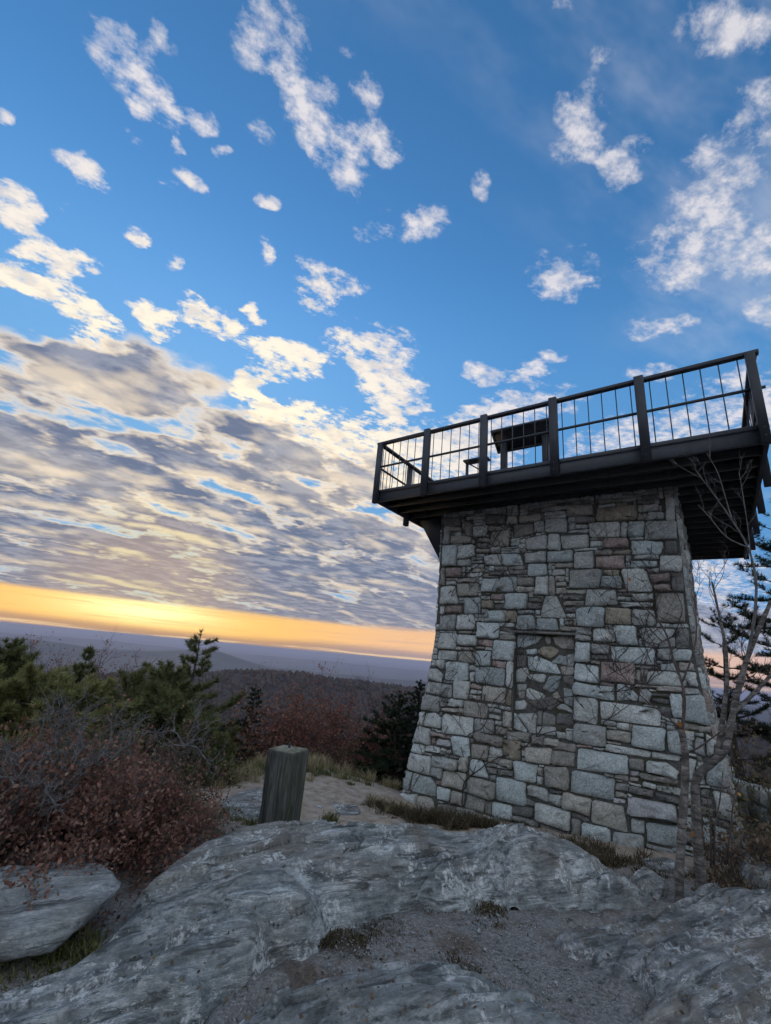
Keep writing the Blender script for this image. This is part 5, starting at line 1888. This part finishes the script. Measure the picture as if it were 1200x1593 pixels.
    for pts in ([(1106, 1350), (1106, 1300), (1104, 1265), (1098, 1225)], [(1111, 1345), (1112, 1290), (1120, 1245), (1125, 1200)], [(1128, 1345), (1136, 1300), (1140, 1255), (1150, 1210)], [(1126, 1340), (1150, 1318), (1158, 1290)]):
        P = np.array([atd(x, y, 5.5) for x, y in pts])
        g.tube(P, np.linspace(.008, .004, len(P)), 5)
    under(g.obj('suckers', M_TWIGB), root)


traced_tree()

pine('pine_tree', atd(1205, 790, 12.5), 6.0, 2.1, rg(91), 'large dark pine behind the tower at the right edge', M_NEED_D, lift=.05, nl=.11, whorl=.42, taper=.45, dens=.65, group=None, per=16, wn=.006)
pine('pine_tree', atd(1120, 955, 13.5), 4.6, 1.5, rg(92), 'dark pine showing just past the right tower wall', M_NEED_D, lift=.05, nl=.11, whorl=.4, taper=.45, dens=.65, group=None, per=16, wn=.006)
for (x, y, d, h, rad, seed, n, lab, mm) in [(1165, 1110, 9.0, 1.9, .9, 93, 2200, 'dark brown brush right of the tower behind the low wall', M_BROWN), (1215, 1150, 7.6, 1.7, .9, 94, 2600, 'dark thicket at the right edge above the low wall', M_GREENBR), (1190, 1265, 6.6, .9, .6, 95, 1600, 'brown undergrowth in front of the low wall at the right edge', M_BROWN)]:
    t = atd(x, y, d)
    shrub('brush', t - UPZ * h, h, rad, rg(seed), lab, mm, M_TWIGB, 12, n, .03, None, 'bush')
t = atd(1125, 1335, 5.4)
shrub('brush', t - UPZ * .45, .38, .3, rg(96), 'small dark brush at the foot of the birch trunks', M_BROWN, M_TWIGB, 8, 420, .022, None, 'bush')

# ------------------------------------------------------------------ vines on the tower
def vine(name, start, target_z, seed, label, nb=5, drift=0.0, rd=.009):
    r = rg(seed)
    g = Geo()
    root = empty(name, tuple(wall_pt(np.array([start[0]]), np.array([start[1]]), .06)[0].tolist()))
    tag(root, label, 'vine', 'bare vines climbing the tower')

    def climb(u, z, du, dz, L, rad, lv):
        pts = []
        n = max(4, int(L / .07))
        for i in range(n):
            pts.append((u, z))
            du += r.normal(0, .28)
            du *= .9
            dz += r.normal(0, .08)
            dz = max(.15, min(1.0, dz))
            k = .07 / math.hypot(du, dz)
            u += du * k
            z += dz * k
            if abs(u) > th(z) - .03 or z > target_z:
                break
            if lv < 2 and i > 2 and r.random() < (.30 if lv == 0 else .22):
                climb(u, z, r.choice([-1, 1]) * r.uniform(.4, 1.2), r.uniform(.3, .9), L * r.uniform(.22, .5), rad * .6, lv + 1)
        if len(pts) > 2:
            P = np.array(pts)
            off = .055 + .014 * np.sin(np.arange(len(P)) * 1.3 + seed)
            g.tube(wall_pt(P[:, 0], P[:, 1], off), np.linspace(rad, rad * .4, len(P)), 4, False)
    climb(start[0], start[1], drift, .9, (target_z - start[1]) * 1.25, rd, 0)
    under(g.obj('stems', M_VINE), root)


for k, (px, tz, dr, lab, rd) in enumerate([((722, 1255), 4.3, .15, 'long bare vine climbing the left third of the tower front', .011), ((760, 1100), 4.35, -.25, 'bare vine fanning out below the left end of the deck', .009), ((830, 1120), 2.1, .1, 'pale vine stem crossing the blind stone panel', .006),
                                          ((700, 1180), 3.0, -.1, 'thin bare vine near the tower left corner', .007), ((690, 960), 4.4, .35, 'bare vine tangle at the upper left corner of the tower', .009), ((640, 1240), 1.6, .05, 'short bare vine at the foot of the tower left corner', .006), ((915, 960), 4.3, .1, 'bare vine on the upper middle of the tower front', .007), ((1000, 990), 4.2, -.1, 'bare vine on the upper right of the tower front', .006), ((770, 985), 4.4, .2, 'dense bare vine under the deck above the blind panel', .008)]):
    u, z = px_wall(*px)
    vine('climbing_vine', (u, z), tz, 100 + k, lab, rd=rd, drift=dr)


def hanging():
    r = rg(140)
    g = Geo()
    p0 = dk(-2.0, -2.2, DZ - .02)
    root = empty('hanging_vine', tuple(p0.tolist()))
    tag(root, 'dead vine strands dangling from the underside of the deck front', 'vine')
    for k in range(46):
        u = r.uniform(-2.9, .6) if k < 36 else r.uniform(.6, 2)
        w = r.uniform(-DW + .1, -2.1)
        d = np.array([r.normal(0, .4), r.normal(0, .4), -1.0])
        b = polyl(dk(u, w, DZ + .03), d / np.linalg.norm(d), r.uniform(.1, .42), 6, r, .3, -.05)
        g.tube(b, np.linspace(.005, .002, 7), 4, False)
    under(g.obj('stems', M_VINE), root)


hanging()

# ------------------------------------------------------------------ grass
def grass(name, spots, mat, label, blade=.16, wid=.004, lean=.5, seed=1):
    r = rg(seed)
    g = Geo()
    for (x, y, z, sx, sy, n, hs) in spots:
        c = atz(x, y, z)
        m_ = max(3, n // 38)                              # blades stand in separate tussocks
        cx_, cy_, ch_ = r.normal(0, sx * 1.15, m_), r.normal(0, sy * 1.3, m_), r.uniform(.35, 1.25, m_)
        tl_ = r.normal(0, .35, (m_, 2))
        q = r.integers(0, m_, n)
        C = np.column_stack([c[0] + cx_[q] + r.normal(0, .035, n), c[1] + cy_[q] + r.normal(0, .035, n), np.zeros(n)])
        C[:, 2] = ground_z(C[:, 0], C[:, 1]) - .01
        d = r.normal(0, lean, (n, 3))
        d[:, :2] = d[:, :2] * .75 + tl_[q]
        d[:, 2] = 1
        d /= np.linalg.norm(d, axis=1, keepdims=True)
        b = np.column_stack([r.normal(0, 1, (n, 2)), np.zeros(n)])
        b /= np.linalg.norm(b, axis=1, keepdims=True)
        L = blade * hs * r.uniform(.35, 1.15, (n, 1)) * ch_[q][:, None]
        dr = r.normal(0, .35, (n, 3)) * [1, 1, 0]
        m = C + d * L * .6
        t = C + d * L * .95 + dr * L * .6 - UPZ * L * .12
        V = np.stack([C - b * wid, C + b * wid, m + b * wid * .7, m - b * wid * .7, t], 1).reshape(-1, 3)
        i = np.arange(n)[:, None] * 5
        g.add(V, i + [3, 2, 4], i + [0, 1, 2, 3])
    o = g.obj(name, mat)
    tag(o, label, 'grass', kind='stuff')


grass('dry_grass', [(500, 1200, -.52, .5, .22, 2600, 1.3), (560, 1198, -.55, .4, .2, 1800, 1.2), (400, 1208, -.45, .35, .2, 1500, 1.1), (350, 1212, -.42, .3, .2, 1200, 1.1), (460, 1205, -.5, .4, .2, 1600, 1.2), (600, 1215, -.55, .25, .15, 900, .9), (615, 1262, -.55, .16, .1, 700, .8)], M_GRASS, 'dry tawny grass along the far edge of the path', .24, .005, .4, 5)
grass('green_grass', [(480, 1212, -.48, .5, .15, 1500, .8), (515, 1278, -.35, .06, .05, 260, .7), (420, 1212, -.45, .4, .15, 900, .8), (50, 1475, -.1, .22, .05, 1500, .4), (20, 1490, -.1, .2, .05, 1200, .4), (90, 1462, -.1, .14, .05, 700, .35), (345, 1272, -.3, .12, .08, 500, .6), (390, 1285, -.28, .15, .05, 500, .55)], M_GRASSG, 'short green grass in cracks and beside the path', .2, .004, .5, 6)
grass('brown_grass', [(615, 1270, -.58, .16, .10, 1100, 1.0), (650, 1278, -.55, .2, .12, 2200, 1.3), (695, 1282, -.52, .25, .12, 2600, 1.4), (740, 1285, -.48, .2, .1, 1800, 1.2), (860, 1310, -.38, .2, .08, 900, .7), (900, 1325, -.33, .25, .1, 1500, 1.0), (950, 1348, -.28, .25, .1, 1300, .9), (1000, 1365, -.2, .2, .1, 600, .6), (1130, 1380, -.2, .15, .1, 900, .9), (1160, 1390, -.18, .15, .1, 600, .8), (560, 1450, 0, .12, .05, 900, .2), (600, 1436, 0, .10, .04, 600, .18), (535, 1462, 0, .06, .03, 500, .16), (760, 1408, 0, .06, .03, 400, .25), (690, 1405, 0, .05, .03, 300, .2), (740, 1510, 0, .05, .04, 250, .16), (680, 1470, 0, .14, .06, 260, .12), (800, 1440, 0, .2, .05, 260, .12)], M_MAT, 'matted brown grass at the tower foot and in rock hollows', .2, .004, .95, 7)


def litter():
    r = rg(77)
    g = Geo()
    n = 520
    X = np.concatenate([r.uniform(200, 620, n // 2), r.uniform(500, 1150, n // 2)])
    Y = np.concatenate([r.uniform(1395, 1590, n // 2), r.uniform(1395, 1590, n // 2)])
    dep = bpy.context.evaluated_depsgraph_get()
    C = []
    for x, y in zip(X, Y):
        hit, loc, nr, idx, ob, mw = sc.ray_cast(dep, Vector(CAM), Vector(ray(x, y)), distance=9)
        if hit and nr.z > .6 and loc.y < 5 and ob.name.split('.')[0] in ('ground', 'rock_outcrop', 'boulder'):
            C.append(np.array(loc) + np.array(nr) * .004)
    if C:
        leaves(g, np.array(C), r, .016, .0, 1.5)
        tag(g.obj('leaf_litter', M_BROWN), 'small dead leaves scattered over the ledge and grit', 'leaves', kind='stuff')


litter()

# ------------------------------------------------------------------ far woods
def forest():
    r = rg(200)
    n = 15000
    az = np.radians(r.uniform(-42, 46, n))
    d = np.sqrt(r.uniform(0, 1, n)) * 1500 + 130
    x, y = d * np.sin(az), d * np.cos(az)
    z = ground_z(x, y)
    s = r.uniform(3.2, 6.5, n)
    k = 7
    V = []
    th_ = np.arange(k) / k * 6.283
    lay = [(.55, -.1), (1.0, .45), (.75, 1.0), (.25, 1.35)]
    for (q, h) in lay:
        rad = s[:, None] * q * r.uniform(.55, 1.2, (n, k))
        V.append(np.stack([x[:, None] + rad * np.cos(th_), y[:, None] + rad * np.sin(th_), z[:, None] + s[:, None] * h * 1.2 * r.uniform(.85, 1.15, (n, k))], -1))
    V = np.stack(V, 1).reshape(n, -1, 3)          # n, 4*k, 3
    top = np.stack([x, y, z + s * 1.85 * r.uniform(.9, 1.15, n)], -1)[:, None]
    V = np.concatenate([V, top], 1)
    m = 4 * k + 1
    f, t = [], []
    for l in range(3):
        for j in range(k):
            f.append((l * k + j, l * k + (j + 1) % k, (l + 1) * k + (j + 1) % k, (l + 1) * k + j))
    for j in range(k):
        t.append((3 * k + j, 3 * k + (j + 1) % k, 4 * k))
    off = (np.arange(n) * m)[:, None, None]
    o = mesh_obj('forest', V.reshape(-1, 3), (np.array(t)[None] + off).reshape(-1, 3), (np.array(f)[None] + off).reshape(-1, 4), mat_leaf('far_woods', [(.022, .024, .018), (.060, .044, .034), (.075, .062, .052), (.12, .072, .048)], .9, 0))
    tag(o, 'brown and grey autumn woods covering the ridge below the summit', 'forest', kind='stuff')


forest()

# ------------------------------------------------------------------ haze
g = Geo()
g.box((0, 0, -192), ((1, 0, 0), (0, 1, 0), (0, 0, 1)), (96000, 96000, 204))
hz = bpy.data.materials.new('haze')
hz.use_nodes = True
ht = hz.node_tree
ht.nodes.remove(ht.nodes['Principled BSDF'])
pv = ht.nodes.new('ShaderNodeVolumePrincipled')
pv.inputs['Color'].default_value = (.74, .77, .97, 1)
pv.inputs['Density'].default_value = 9e-5
pv.inputs['Anisotropy'].default_value = 0.3
ht.links.new(pv.outputs[0], ht.nodes['Material Output'].inputs['Volume'])
o = g.obj('haze', hz)
tag(o, None, None, kind='stuff')
